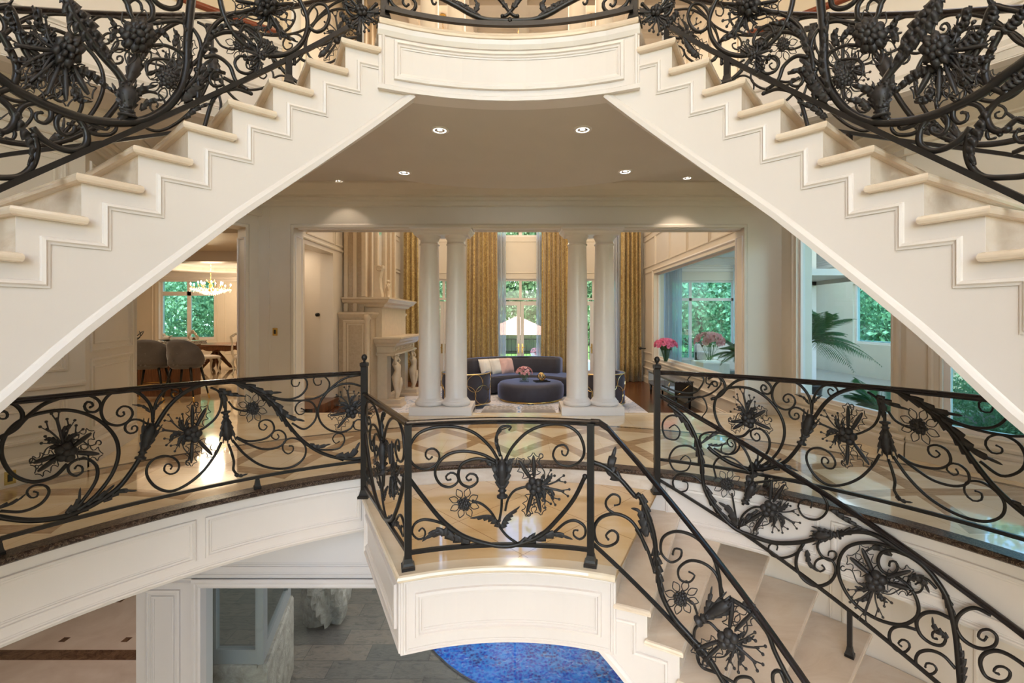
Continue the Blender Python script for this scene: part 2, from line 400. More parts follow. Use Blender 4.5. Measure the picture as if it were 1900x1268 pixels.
def sheer():
    b = NB('sheer_white_fabric'); tr = b.n('BsdfTransparent'); df = b.n('BsdfTranslucent'); d2 = b.n('BsdfDiffuse'); ad = b.n('MixShader'); mx = b.n('MixShader')
    df.inputs[0].default_value = d2.inputs[0].default_value = (.85, .88, .92, 1); mx.inputs[0].default_value = .45
    b.t.links.new(df.outputs[0], ad.inputs[1]); b.t.links.new(d2.outputs[0], ad.inputs[2]); b.t.links.new(tr.outputs[0], mx.inputs[1]); b.t.links.new(ad.outputs[0], mx.inputs[2])
    b.t.links.new(mx.outputs[0], b.o.inputs[0]); return b.m
M['sheer'] = sheer()
def emis(name, c, s):
    b = NB(name); b.b.inputs['Emission Color'].default_value = (*c, 1); b.b.inputs['Emission Strength'].default_value = s; b.b.inputs['Base Color'].default_value = (*c, 1); return b.m
M['bulb'] = emis('lit_bulb', (1, .82, .55), 70); M['lamp_face'] = emis('lit_downlight', (1, .93, .82), 7)
M['crystal'] = NB('crystal').done((1, .95, .85), .03, 0, Transmission_Weight=.6, IOR=1.5)
M['crystal'].node_tree.nodes['Principled BSDF'].inputs['Emission Color'].default_value = (1, .8, .5, 1)
M['crystal'].node_tree.nodes['Principled BSDF'].inputs['Emission Strength'].default_value = .6
def leafmat(name, a, bb, c3):
    b = NB(name); oi = b.n('NewGeometry'); f = b.noise(2.5, 3)
    c = b.mix(b.ma('FRACT', b.ma('ADD', oi.outputs['Random Per Island'], f)), a, bb); df = b.n('BsdfTranslucent'); b.put(df.inputs[0], (*c3, 1))
    b.done(c, .5); mx = b.n('MixShader'); mx.inputs[0].default_value = .35; b.t.links.new(b.b.outputs[0], mx.inputs[1]); b.t.links.new(df.outputs[0], mx.inputs[2]); b.t.links.new(mx.outputs[0], b.o.inputs[0]); return b.m
M['leaf'] = leafmat('tree_leaves', (.07, .15, .08), (.24, .36, .18), (.28, .44, .20))
M['palm'] = leafmat('palm_leaves', (.03, .09, .04), (.09, .20, .08), (.10, .25, .08))
M['bark'] = plain('bark', (.10, .07, .05), .9)
M['grass'] = plain('lawn', (.10, .20, .05), .9, 0, .4, 5)
M['patio'] = plain('pale_patio', (.72, .70, .68), .7)
M['rooftile'] = plain('red_roof_shingle', (.50, .28, .20), .8, 0, .15, 20)
M['concrete'] = plain('grey_concrete', (.20, .22, .23), .8, 0, .2, 3)
M['pink'] = leafmat('pink_petals', (.75, .12, .30), (.90, .35, .50), (.9, .3, .4)); M['pink_pale'] = leafmat('pale_pink_petals', (.80, .35, .36), (.88, .60, .58), (.9, .5, .5))
M['frame_grey'] = plain('grey_frame_paint', (.26, .27, .27), .4)
M['garden_floor'] = plain('garden_room_stone_floor', (.34, .30, .26), .3)
M['taupe'] = velvet('taupe_velvet', (.34, .29, .25), (1, .9, .8))
M['ivory'] = plain('ivory_lacquer', (.80, .74, .62), .3)
# ================================================================ the building
def st(o, *a): o['kind'] = 'structure'; return o
def wallseg(name, p0, p1, z0, z1, th, holes=(), mat=None, extra=None):
    p0 = Vector(p0); p1 = Vector(p1); d = (p1-p0); L = d.length; d.normalize(); n = Vector((-d.y, d.x))
    Mx = Matrix(((d.x, n.x, 0, p0.x), (d.y, n.y, 0, p0.y), (0, 0, 1, 0), (0, 0, 0, 1)))
    us = sorted({0, L, *[h[0] for h in holes], *[h[1] for h in holes]}); zs = sorted({z0, z1, *[h[2] for h in holes], *[h[3] for h in holes]})
    mb = MB(); a, b = (0, th) if th > 0 else (th, 0)
    for i in range(len(us)-1):
        j = 0
        while j < len(zs)-1:
            cu = (us[i]+us[i+1])/2
            def solid(k): cz = (zs[k]+zs[k+1])/2; return not any(h[0] < cu < h[1] and h[2] < cz < h[3] for h in holes)
            if not solid(j): j += 1; continue
            k = j
            while k < len(zs)-1 and solid(k): k += 1
            mb.box((us[i], a, zs[j]), (us[i+1], b, zs[k]), Mx); j = k
    sgn = -1 if th > 0 else 1
    def mapf(u, v, h): q = p0+d*u+n*(sgn*h); return Vector((q.x, q.y, v))
    if extra: extra(mb, mapf, L)
    return st(mb.build(name, mat or M['paint'])), mapf
PM = [(-.028, 0), (-.024, .016), (-.006, .020), (0, .010), (.012, .010), (.016, .004), (.026, .003), (.026, 0)]
PMS = [(-.016, 0), (-.012, .010), (0, .012), (.006, .004), (.016, .003), (.016, 0)]
def rect(u0, u1, v0, v1): return [(u0, v0), (u1, v0), (u1, v1), (u0, v1)]
def panels(mb, mapf, lst, prof=PM):
    for r in lst: mb.mold(mapf, rect(*r), prof)
def strip(mb, mapf, u0, u1, v, prof): mb.mold(mapf, [(u0, v), (u1, v)], prof, closed=False)
BASE = [(-.16, 0), (-.16, .030), (-.02, .030), (0, .022), (.01, .012), (.03, .010), (.035, 0)]   # base moulding, v measured from z=.16
RAILM = [(-.03, 0), (-.02, .025), (.0, .03), (.015, .014), (.03, .010), (.03, 0)]
# ---- floors
def floorpoly(name, outer, hole, z, mat, th=.2):
    outl = [Vector((x, y, 0)) for x, y in outer]; h = [Vector((x, y, 0)) for x, y in hole] if hole else None
    tri = tessellate_polygon([outl]+([h] if h else [])); allp = outl+(h or [])
    mb = MB(); n = len(allp)
    vs = [(p.x, p.y, z) for p in allp]+[(p.x, p.y, z-th) for p in allp]; fs = []
    for t in tri:
        a, b, c = [allp[i] for i in t]
        up = (b.x-a.x)*(c.y-a.y)-(b.y-a.y)*(c.x-a.x) > 0
        t = t if up else t[::-1]
        fs.append(tuple(t)); fs.append(tuple(n+i for i in t[::-1]))
    for (s0, s1) in ((0, len(outl)), (len(outl), n)):
        m = s1-s0
        for i in range(m): j = (i+1) % m; fs.append((s0+i, s0+j, n+s0+j, n+s0+i))
    mb.add(vs, fs); return mb.build(name, mat)
RM = 3.66
ring = [pol(i*3, RM) for i in range(120)]; ringxy = [(p.x, p.y) for p in ring]
outer = [(-5.7, -4.6), (5.9, -4.6), (5.9, 4.0), (4.4, 5.0), (4.3, 7.3), (3.56, 7.3), (3.56, 7.11), (-3.62, 7.11), (-3.62, 9.3), (-5.7, 9.3), (-5.7, 16), (-14.5, 16), (-14.5, 5.2), (-5.7, 4.4)]
st(floorpoly('floor', outer, ringxy, 0, M['floor'], .03))
st(floorpoly('ceiling', outer, ringxy, -.53, M['ceiling'], .03))
# sunk living room, garden room
st(MB().box((-5.6, 7.2, -.5), (3.8, 13.5, -.32)).build('floor', M['wood_floor']))
st(MB().box((3.75, 7.2, -.5), (9.2, 14.4, -.02)).build('floor', M['garden_floor']))
# step and threshold between hall and living room
st(MB().box((-3.58, 6.98, .001), (3.46, 7.12, .006)).box((-3.58, 7.05, -.32), (3.46, 7.12, .001)).box((-3.58, 7.1, -.32), (3.46, 7.36, -.16)).build('trim_1', M['threshold']))
# ---- edge of the main floor: dark nosing and panelled fascia, left and right of the landing
def nosing_prof(h=.045, r=.02): return [(0, -h), (r, -h), (r+.014, -h*.75), (r+.02, -h*.4), (r+.012, -.004), (r, 0.002), (-.11, 0.002), (-.11, -h)]
def edge(name, t0, t1, z, R_, mat, prof, lab=None):
    n = max(4, int(abs(t1-t0)/2)); mb = MB(); pts = [pol(t0+(t1-t0)*i/n, R_, z) for i in range(n+1)]
    mb.sweep(pts, prof); return st(mb.build(name, mat))
edge('trim_2', -125, 125, .004, RM, M['emperador'], nosing_prof())
mb = MB()
def fmap(R_, sgn=-1): return lambda u, v, h: pol(math.degrees(u/R_), R_-h, v)
def arcface(mb, R_, t0, t1, z0, z1, th, n=None, step=3):
    n = n or max(3, int(abs(t1-t0)/step)); vs = []; fs = []
    for i in range(n+1):
        t = t0+(t1-t0)*i/n
        for r, z in ((R_, z0), (R_, z1), (R_+th, z1), (R_+th, z0)): vs.append(pol(t, r, z))
    for i in range(n):
        for k in range(4):
            l = (k+1) % 4; fs.append((i*4+k, i*4+l, (i+1)*4+l, (i+1)*4+k))
    fs += [(0, 1, 2, 3), (n*4+3, n*4+2, n*4+1, n*4)]
    mb.add(vs, fs); return mb
arcface(mb, RM+.01, -125, 125, -.56, -.04, .10)
mf = fmap(RM+.01)
for a, b in ((-117, -95), (-93.3, -70.5), (-68.8, -44.6), (-42.8, -24.2), (24.2, 43), (45, 69), (70.8, 93), (94.8, 117)):
    mb.mold(mf, rect(rad(a)*RM, rad(b)*RM, -.43, -.15), PM)
mb.mold(mf, [(rad(-125)*RM, -.53), (rad(125)*RM, -.53)], PMS, closed=False)
st(mb.build('trim_3', M['paint_white']))
# riser below the dark nosing down to the landing
mb = MB(); arcface(mb, RM+.002, -23, 23, -.2, -.03, .05); st(mb.build('trim_4', M['riser']))
# ---- hall walls
def main_extra(mb, mapf, L):
    # opening surround moulding, flanking pilaster lines
    a, b = .55, 7.59
    mb.mold(mapf, [(a, 0), (a, 2.93), (b, 2.93), (b, 0)], [(0, 0), (0, .016), (.035, .016), (.05, .006), (.06, 0)], closed=False)
    strip(mb, mapf, 0, .52, .16, BASE); strip(mb, mapf, 7.66, L, .16, BASE)
    strip(mb, mapf, 0, .52, .20, RAILM); strip(mb, mapf, 7.66, L, .20, RAILM)
    mb.mold(mapf, [(.16, .3), (.16, 3.24)], PMS, closed=False)
wallseg('wall_front', (-4.13, 7), (4.05, 7), 0, 3.75, .3, [(.55, 7.59, 0, 2.925)], extra=main_extra)
# panels in the jambs of the wide opening
mb = MB()
for X_, s in ((-3.58, 1), (3.46, -1)):
    mp = lambda u, v, h: Vector((X_+s*h, 7.0+u, v))
    mb.mold(mp, rect(.05, .25, .15, 2.8), PMS)
for x0, x1 in ((-3.5, -1.78), (-.76, .56), (1.6, 3.4)):
    mb.mold(lambda u, v, h: Vector((u, v, 2.925-h)), rect(x0, x1, 7.05, 7.25), PM)
st(mb.build('trim_5', M['paint_white']))
def kit_extra(mb, mapf, L):
    mb.mold(mapf, [(.0, 0), (.0, 2.90), (L-.20, 2.90), (L-.2, 0)], [(0, 0), (0, .016), (.04, .014), (.06, 0)], closed=False)
wallseg('wall_left', (-4.95, 5.71), (-4.13, 7), 0, 3.75, .3, [(.02, 1.36, 0, 2.90)], extra=kit_extra)
mb = MB(); j0 = Vector((-4.23, 6.85)); nn = Vector((-.84, .54)).normalized(); dd = Vector((-.535, -.845))
mb.mold(lambda u, v, h: Vector((j0.x+nn.x*u+dd.x*(h+.002), j0.y+nn.y*u+dd.y*(h+.002), v)), rect(.04, .26, .15, 2.75), PMS)
st(mb.build('trim_6', M['paint_white']))
def pan_extra(lst, chair=None, base=True):
    def f(mb, mapf, L):
        for r in lst:
            mb.mold(mapf, rect(*r), PM)
            if (r[1]-r[0]) > .3 and (r[3]-r[2]) > .3: mb.mold(mapf, rect(r[0]+.07, r[1]-.07, r[2]+.07, r[3]-.07), PMS)
        if base: strip(mb, mapf, 0, L, .16, BASE); strip(mb, mapf, 0, L, .21, RAILM)
        if chair: strip(mb, mapf, 0, L, chair, RAILM)
    return f
wallseg('wall_left', (-4.41, 4.51), (-4.95, 5.71), 0, 3.75, .25, extra=pan_extra([(.12, 1.18, 1.18, 3.1), (.12, 1.18, .32, 1.06)]))
wallseg('wall_left', (-5.5, 1.3), (-4.41, 4.51), 0, 3.75, .25, extra=pan_extra([(.2, 1.1, 1.02, 3.1), (1.3, 2.2, 1.02, 3.1), (2.4, 3.22, 1.02, 3.1), (.2, 1.1, .38, .72), (1.3, 2.2, .38, .72), (2.4, 3.22, .38, .72)], .86))
wallseg('wall_left', (-5.5, -4.4), (-5.5, 1.3), 0, 3.75, .25, extra=pan_extra([(.3, 1.9, 1.02, 3.1), (2.2, 3.6, 1.02, 3.1), (3.9, 5.4, 1.02, 3.1)], .86))
# right side, with the two interior windows
def win_extra(holes):
    def f(mb, mapf, L):
        for h in holes: mb.mold(mapf, rect(h[0], h[1], h[2], h[3]), [(-.11, 0), (-.11, .030), (-.085, .034), (-.07, .016), (-.03, .016), (-.015, .026), (0, .02), (0, 0)])
        strip(mb, mapf, 0, L, .16, BASE); strip(mb, mapf, 0, L, .205, RAILM)
    return f
L1 = (Vector((4.14, 4.83))-Vector((4.05, 7))).length; L2 = (Vector((5.7, 2.3))-Vector((4.14, 4.83))).length
h1 = [(.38, 2.00, .38, 2.77)]; h2 = [(.30, 2.5, .36, 2.15)]
_, w1map = wallseg('wall_right', (4.05, 7), (4.14, 4.83), 0, 3.75, .22, h1, extra=win_extra(h1))
_, w2map = wallseg('wall_right', (4.14, 4.83), (5.7, 2.3), 0, 3.75, .22, h2, extra=win_extra(h2))
wallseg('wall_right', (5.7, 2.3), (5.7, -4.4), 0, 3.75, .25, extra=pan_extra([(.3, 1.9, 1.02, 3.1), (2.2, 3.8, 1.02, 3.1), (4.1, 6.0, 1.02, 3.1)], .86))
def window(name, mapf, u0, u1, z0, z1, glassmat, bars=(), hbars=(), fr=.07, dep=-.10, mat=None, bw=.05):
    """frame, sash bars and pane set into a wall opening; mapf(u, z, h) with h<0 inside the wall"""
    mb = MB()
    def bar(a, b, c, d, t=.05):
        vs = [mapf(u, v, h) for h in (dep-t/2, dep+t/2) for (u, v) in ((a, c), (b, c), (b, d), (a, d))]
        mb.add(vs, [(0,3,2,1), (4,5,6,7), (0,1,5,4), (1,2,6,5), (2,3,7,6), (3,0,4,7)])
    bar(u0, u0+fr, z0, z1, .07); bar(u1-fr, u1, z0, z1, .07); bar(u0+fr, u1-fr, z0, z0+fr, .07); bar(u0+fr, u1-fr, z1-fr, z1, .07)
    for b_ in bars: bar(b_-bw/2, b_+bw/2, z0+fr, z1-fr)
    for b_ in hbars: bar(u0+fr, u1-fr, b_-bw/2, b_+bw/2)
    o = st(mb.build(name, mat or M['paint_white']))
    g = MB(); vs = [mapf(u, v, dep+d_) for d_ in (-.006, .006) for (u, v) in ((u0+fr*.5, z0+fr*.5), (u1-fr*.5, z0+fr*.5), (u1-fr*.5, z1-fr*.5), (u0+fr*.5, z1-fr*.5))]
    g.add(vs, [(0,3,2,1), (4,5,6,7), (0,1,5,4), (1,2,6,5), (2,3,7,6), (3,0,4,7)]); g.build('pane', glassmat, o)
    return o
window('window_1', w1map, *h1[0], M['glass_int'], fr=.035, dep=-.06)
window('window_2', w2map, *h2[0], M['glass_teal'], fr=.05, dep=-.06)
# back of the hall (behind the photographer): front wall with a tall window
_, fmapb = wallseg('wall_back', (5.7, -4.4), (-5.5, -4.4), 0, 8.2, .25, [(3.0, 8.2, .1, 6.6)])
window('window_3', fmapb, 3.0, 8.2, .1, 6.6, M['glass'], bars=(4.3, 5.6, 6.9), hbars=(2.6, 4.6), fr=.1)
# crown moulding below the main ceiling and the ceiling itself
pth = [(-5.5, -4.4), (-5.5, 1.3), (-4.41, 4.51), (-4.95, 5.71), (-4.13, 7), (4.05, 7), (4.14, 4.83), (5.7, 2.3), (5.7, -4.4)]
crown = [(0, 0), (.30, 0), (.30, -.03), (.27, -.04), (.20, -.10), (.10, -.155), (.10, -.175), (.055, -.185), (.055, -.225), (.03, -.24), (.03, -.30), (.018, -.315), (0, -.315)]
mb = MB(); mb.sweep([(x, y, 3.575) for x, y in pth], crown); st(mb.build('trim_7', M['paint']))
slab_o = [(-33, 4.75), (-31, 4.41), (-27.7, 3.94)]+[(t, 4.28-.34*(t/27.7)**2) for t in range(-24, 25, 4)]+[(27.7, 3.94), (31, 4.41), (33, 4.75)]
slab_xy = [tuple(pol(t, r).xy) for t, r in slab_o]
hole = slab_xy[::-1]+[tuple(pol(t, 4.7).xy) for t in range(-36, -328, -6)]
def ceilpoly(name, z, th, mat):
    big = [(-5.75, -4.6), (5.95, -4.6), (5.95, 7.28), (-5.75, 7.28)]
    return st(floorpoly(name, big, hole, z, mat, th))
ceilpoly('ceiling', 3.72, .15, M['ceiling'])
# low curved ceiling under the upper landing
inn = [tuple(pol(t, 2.20).xy) for t in range(33, -34, -3)]
poly = slab_xy+inn
MB().layers(poly, [(0, 3.03), (0, 3.06)]).build('ceiling', M['ceiling'])['kind'] = 'structure'
# ---- double-height upper hall
mb = MB(); arcface(mb, 4.7, 33, 118, 3.56, 4.58, .12); arcface(mb, 4.7, -118, -33, 3.56, 4.58, .12)
mu = fmap(4.7)
for sg in (-1, 1):
    for z, pr in ((3.66, PM), (3.99, RAILM), (4.5, RAILM)): mb.mold(mu, [(sg*rad(33)*4.7, z), (sg*rad(118)*4.7, z)], pr, closed=False)
st(mb.build('trim_8', M['paint_white']))
mb = MB()
for sg in (-1, 1): mb.tube([pol(sg*t, 4.74, 4.66) for t in range(33, 119, 3)], .035, 8)
st(mb.build('trim_9', M['woodrail']))
wallseg('wall_left', (-5.5, -4.4), (-5.5, 5.0), 3.72, 8.2, .25, extra=pan_extra([(i*1.5+.2, i*1.5+1.5, 4.1, 6.6) for i in range(6)], base=False))
wallseg('wall_left', (-5.5, 5.0), (-3.62, 7.0), 3.72, 8.2, .25, extra=pan_extra([(.3, 1.3, 4.1, 6.6), (1.5, 2.6, 4.1, 6.6)], base=False))
wallseg('wall_right', (3.5, 7.0), (5.7, 5.0), 3.72, 8.2, .25, extra=pan_extra([(.3, 1.4, 4.1, 6.6), (1.6, 2.8, 4.1, 6.6)], base=False))
wallseg('wall_right', (5.7, 5.0), (5.7, -4.4), 3.72, 8.2, .25, extra=pan_extra([(i*1.5+.2, i*1.5+1.5, 4.1, 6.6) for i in range(6)], base=False))
wallseg('wall_front', (-4.13, 7.0), (4.05, 7.0), 7.35, 8.2, .35)
# coffered ceiling above everything
mb = MB(); mb.box((-6, -4.7, 8.2), (6.2, 13.6, 8.4))
for x in [-3.6+1.2*i for i in range(7)]: mb.box((x-.09, 4.5, 8.02), (x+.09, 13.2, 8.2)); mb.box((x-.15, 4.5, 8.13), (x+.15, 13.2, 8.2))
for y in [5.0+1.1*i for i in range(8)]: mb.box((-6, y-.09, 8.03), (6.2, y+.09, 8.2)); mb.box((-6, y-.15, 8.14), (6.2, y+.15, 8.2))
st(mb.build('ceiling', M['paint_white']))
# ---- living room shell
LX, RX, BY = -3.62, 3.55, 13.2
def lw_extra(mb, mapf, L):
    for i in range(5):
        for z0, z1 in ((2.95, 3.75), (3.9, 4.9), (5.1, 7.2)): mb.mold(mapf, rect(.2+i*1.15, 1.25+i*1.15, z0, z1), PM)
    strip(mb, mapf, 0, L, 2.85, RAILM)
wallseg('wall_left', (LX, 7.3), (LX, BY), -.32, 8.2, .25, [(.12, 1.24, 0, 2.75)], extra=lw_extra)
def rw_extra(mb, mapf, L):
    h = rw_hole
    for i in range(5):
        for z0, z1 in ((2.98, 3.72), (3.9, 4.9), (5.1, 7.2)): mb.mold(mapf, rect(.15+i*1.15, 1.2+i*1.15, z0, z1), PM)
    mb.mold(mapf, rect(.08, .95, .55, 2.8), PM)
    mb.mold(mapf, rect(*h), [(-.12, 0), (-.12, .03), (-.09, .04), (-.06, .015), (-.02, .02), (0, .02), (0, 0)])
    strip(mb, mapf, 0, L, -.16, BASE); strip(mb, mapf, 0, L, .1, RAILM); strip(mb, mapf, 0, L, .30, PM)
rw_hole = (BY-12.05, BY-7.45, .46, 2.72)
_, rwmap = wallseg('wall_right', (RX, BY), (RX, 7.3), -.32, 8.2, .25, [rw_hole], extra=rw_extra)
window('window_4', rwmap, *rw_hole, M['glass_int'], fr=.04, dep=-.12)
bays = [(-3.02, -1.66, .55), (-.80, .66, 0), (1.40, 2.80, 0)]
holes = []
for a, b, _ in bays: holes += [(a-LX, b-LX, -.30, 2.68), (a-LX, b-LX, 3.92, 6.4)]
def bw_extra(mb, mapf, L):
    for a, b, _ in bays: mb.mold(mapf, rect(a-LX+.1, b-LX-.1, 2.86, 3.78), PMS)
_, bmap = wallseg('wall_back', (LX, BY), (RX, BY), -.32, 8.2, .25, holes, extra=bw_extra)
for i, (a, b, _) in enumerate(bays):
    u0, u1 = a-LX, b-LX; c = (u0+u1)/2
    window('window_%d' % (5+i), bmap, u0, u1, 2.06, 2.68, M['glass'], bars=(c,), fr=.06, dep=-.08, bw=.08)
    window('window_%d' % (8+i), bmap, u0, u1, 3.92, 6.4, M['glass'], bars=(c,), hbars=(5.1,), fr=.06, dep=-.08, bw=.1)
    # pair of glazed garden doors
    for s, (v0, v1) in enumerate(((u0+.02, c-.005), (c+.005, u1-.02))):
        mb = MB()
        def bar(a_, b_, c_, d_, t=.05):
            vs = [bmap(u, v, h) for h in (-.08-t/2, -.08+t/2) for (u, v) in ((a_, c_), (b_, c_), (b_, d_), (a_, d_))]
            mb.add(vs, [(0,3,2,1), (4,5,6,7), (0,1,5,4), (1,2,6,5), (2,3,7,6), (3,0,4,7)])
        bar(v0, v0+.10, -.3, 2.02); bar(v1-.10, v1, -.3, 2.02); bar(v0+.1, v1-.1, -.3, -.03); bar(v0+.1, v1-.1, 1.90, 2.02)
        d = st(mb.build('door_%d' % (1+i*2+s), M['paint_white']))
        g = MB(); vs = [bmap(u, v, -.08+q) for q in (-.006, .006) for (u, v) in ((v0+.09, -.04), (v1-.09, -.04), (v1-.09, 1.91), (v0+.09, 1.91))]
        g.add(vs, [(0,3,2,1), (4,5,6,7), (0,1,5,4), (1,2,6,5), (2,3,7,6), (3,0,4,7)]); g.build('pane', M['glass'], d)
        hx = v1-.05 if s == 0 else v0+.05
        h = MB(); p = bmap(hx, .62, -.05); h.box((p.x-.018, p.y-.012, p.z-.14), (p.x+.018, p.y+.004, p.z+.14)); h.tube([p+Vector((0, -.01, .03)), p+Vector((0, -.05, .03)), p+Vector((.08*(1 if s else -1), -.05, .03))], .010, 6)
        h.build('door_handle', M['brass'], d)
# sloping header board between doors and transom, behind living room: side passage on the left
st(MB().box((-5.3, 7.3, 2.9), (LX-.25, 9.0, 3.0)).build('ceiling', M['paint']))
wallseg('wall_left', (-4.62, 7.32), (-5.6, 9.25), -.32, 3.0, -.08)
def dpan(mb, mapf, L):
    mb.mold(mapf, rect(.22, .62, .25, 2.5), PMS)
wallseg('wall_back', (-5.25, 8.75), (LX-.25, 8.75), -.32, 3.0, .1, extra=dpan)
dd_ = MB(); dd_.rbox((-4.95, 8.70, .02), (-4.30, 8.745, 2.35), .01)
dm = lambda u, v, h: Vector((-4.95+u, 8.70-h, v))
dd_.mold(dm, rect(.1, .55, .2, 1.0), PMS); dd_.mold(dm, rect(.1, .55, 1.15, 2.2), PMS)
d7 = st(dd_.build('door_7', M['paint_white']))
k = MB(); k.lathe([(.0, 0), (.035, 0), (.035, .008), (.012, .012), (.012, .03), (.034, .045), (.036, .06), (.02, .075), (.002, .078)], 12, Matrix.Translation((-4.0, 8.745, 1.58)) @ Matrix.Rotation(rad(90), 4, 'X'))
k.build('door_knob', M['dark_metal'], d7)
# two dark wooden steps up to the side passage
stp = thing('wooden_step', 'dark wooden steps rising to the panelled doorway beside the stone fireplace', 'steps', (-3.75, 7.9, -.32), world=True)
MB().rbox((-3.615, 7.42, -.32), (-3.25, 8.60, -.16), .012).build('tread', M['wood_floor'], stp)
MB().rbox((-4.60, 7.44, -.16), (-3.50, 8.52, .004), .012).build('tread', M['wood_floor'], stp)
# ---- garden room seen through the inner windows
wallseg('wall_back', (3.8, 14.2), (9.1, 14.2), -.02, 3.4, .2, [(.9, 4.6, .20, 2.72)])
_, gm = wallseg('wall_right', (9.0, 14.2), (9.0, 8.9), -.02, 3.4, .2, [(2.0, 4.1, .84, 2.45)])
gb = lambda u, v, h: Vector((3.8+u, 14.2-h, v))
window('window_11', gb, .9, 4.6, .20, 2.72, M['glass_teal'], bars=(1.55, 2.9, 3.6), hbars=(2.12,), fr=.06, bw=.09)
window('window_12', gm, 2.0, 4.1, .84, 2.45, M['glass_teal'], fr=.06)
st(MB().box((3.8, 7.0, 3.4), (9.3, 14.4, 3.5)).build('ceiling', M['paint_white']))
mb = MB(); mb.sweep([(3.8, 14.2, 3.4), (9.0, 14.2, 3.4), (9.0, 7.0, 3.4)], [(a*1.3, b_*1.3) for a, b_ in crown]); st(mb.build('trim_10', M['paint_white']))
mb = MB()   # moulded ledge on brackets, above the palm
mb.sweep([(5.2, 9.6, 2.42), (6.3, 9.6, 2.42), (6.3, 8.2, 2.42)], [(.0, 0), (-.25, 0), (-.25, -.04), (-.18, -.08), (-.12, -.1), (-.1, -.16), (-.03, -.2), (0, -.2)])
mb.box((5.2, 9.6, -.02), (6.3, 9.75, 3.4)); mb.box((5.2, 8.2, 2.30), (6.3, 9.6, 2.42)); st(mb.build('wall_garden', M['paint_white']))
# ---- kitchen and dining room shell
_, km = wallseg('wall_back', (-14.4, 15.5), (-6.0, 15.5), 0, 3.4, .25, [(1.8, 3.72, .80, 2.88)], extra=lambda mb, mapf, L: (mb.mold(mapf, rect(1.8, 3.72, .8, 2.88), [(-.12, 0), (-.12, .03), (-.06, .02), (0, .02), (0, 0)]), [mb.mold(mapf, rect(a, b_, .3, 2.85), PM) for a, b_ in ((.3, 1.55), (4.1, 4.8), (5.0, 6.4), (6.6, 8.2))]))
window('window_14', km, 1.8, 3.72, .80, 2.88, M['glass_teal'], bars=(2.78,), hbars=(2.38,), fr=.07, bw=.14)
wallseg('wall_left', (-14.4, 5.0), (-14.4, 15.5), 0, 3.4, .25)
wallseg('wall_kitchen', (-14.4, 5.0), (-4.93, 5.0), -.02, 3.4, .2)  # unseen wall closing the kitchen, put in to keep the sun out
wallseg('wall_lower', (-9.6, -4.5), (-9.6, 12.4), -3.5, -.5, .2)  # unseen wall put in to stop sun reaching the lower floor
wallseg('wall_right', (-5.9, 15.5), (-5.9, 9.4), 0, 3.4, .2)
st(MB().box((-5.72, 9.2, -.3), (-3.87, 9.4, 3.4)).build('wall_back', M['paint']))
cc = (-9.35, 13.4); hole2 = [(cc[0]+1.9*math.cos(rad(a)), cc[1]+1.75*math.sin(rad(a))) for a in range(0, 360, 10)]
st(floorpoly('ceiling', [(-14.6, 5), (-5.0, 5), (-3.9, 7.4), (-3.9, 9.4), (-5.7, 9.4), (-5.7, 15.8), (-14.6, 15.8)], hole2, 3.20, M['paint'], .1))
st(MB().lathe([(2.0, 3.2), (2.0, 3.36), (.01, 3.40)], 36, Matrix.Translation((cc[0], cc[1], 0)) @ Matrix.Diagonal((1, .92, 1, 1)), cap=False).build('ceiling', M['paint_white']))
mb = MB(); mb.sweep([(x, y, 3.1) for x, y in hole2], [(0, 0), (.12, .0), (.12, -.05), (.04, -.07), (0, -.04)], closed=True)
mb.sweep([(-14.4, 15.5, 3.1), (-6.0, 15.5, 3.1)], [(a, b_) for a, b_ in crown]); mb.box((-14.4, 10.6, 2.86), (-5.8, 10.95, 3.1)); st(mb.build('trim_11', M['paint_white']))
# ---- lower level
st(MB().box((-14, -4.6, -3.6), (14, 4.3, -3.4)).box((-14, 4.3, -3.6), (-3.2, 12, -3.4)).build('floor', M['lower_floor']))
pc, pr = Vector((.78, 8.35)), 2.75
pool_poly = [(pc.x+pr*math.cos(rad(a)), pc.y+pr*math.sin(rad(a))) for a in range(0, 360, 6)]
st(floorpoly('floor', [(-3.3, 4.3), (12, 4.3), (12, 12.5), (-9.2, 12.5), (-8.7, 11.6), (-3.55, 4.72)], pool_poly, -3.395, M['slate'], .15))
mb = MB(); mb.sweep([(x, y, -3.385) for x, y in pool_poly], [(-.01, 0), (.012, 0), (.012, .012), (-.01, .012)], closed=True); st(mb.build('trim_12', M['steel']))
st(MB().layers(pool_poly, [(0, -3.46), (0, -3.42)]).build('floor_pool_water', M['pool']))
def low_extra(mb, mapf, L):
    for z, p in ((-.98, PM), (-1.07, PMS), (-1.14, RAILM)): strip(mb, mapf, 0, L, z, p)
    mb.mold(mapf, rect(.12, .42, -3.1, -1.25), PM); mb.mold(mapf, rect(.17, .37, -3.05, -1.3), PMS)
    mb.mold(mapf, [(.66, -3.4), (.66, -1.20), (L, -1.20)], [(0, 0), (0, .02), (.02, .028), (.05, .02), (.06, .03), (.09, .028), (.09, 0)], closed=False)
_, lmap = wallseg('wall_low', (-3.89, 4.5), (3.0, 4.5), -3.4, -.56, .16, [(.66, 6.8, -3.4, -1.20)], extra=low_extra, mat=M['paint_cool'])
st(MB().box((-3.22, 4.55, -3.4), (-.09, 4.565, -1.22)).build('window_15', M['glass_low']))
st(MB().box((-.07, 4.55, -3.4), (2.9, 4.565, -1.22)).build('window_15', M['glass_low']))
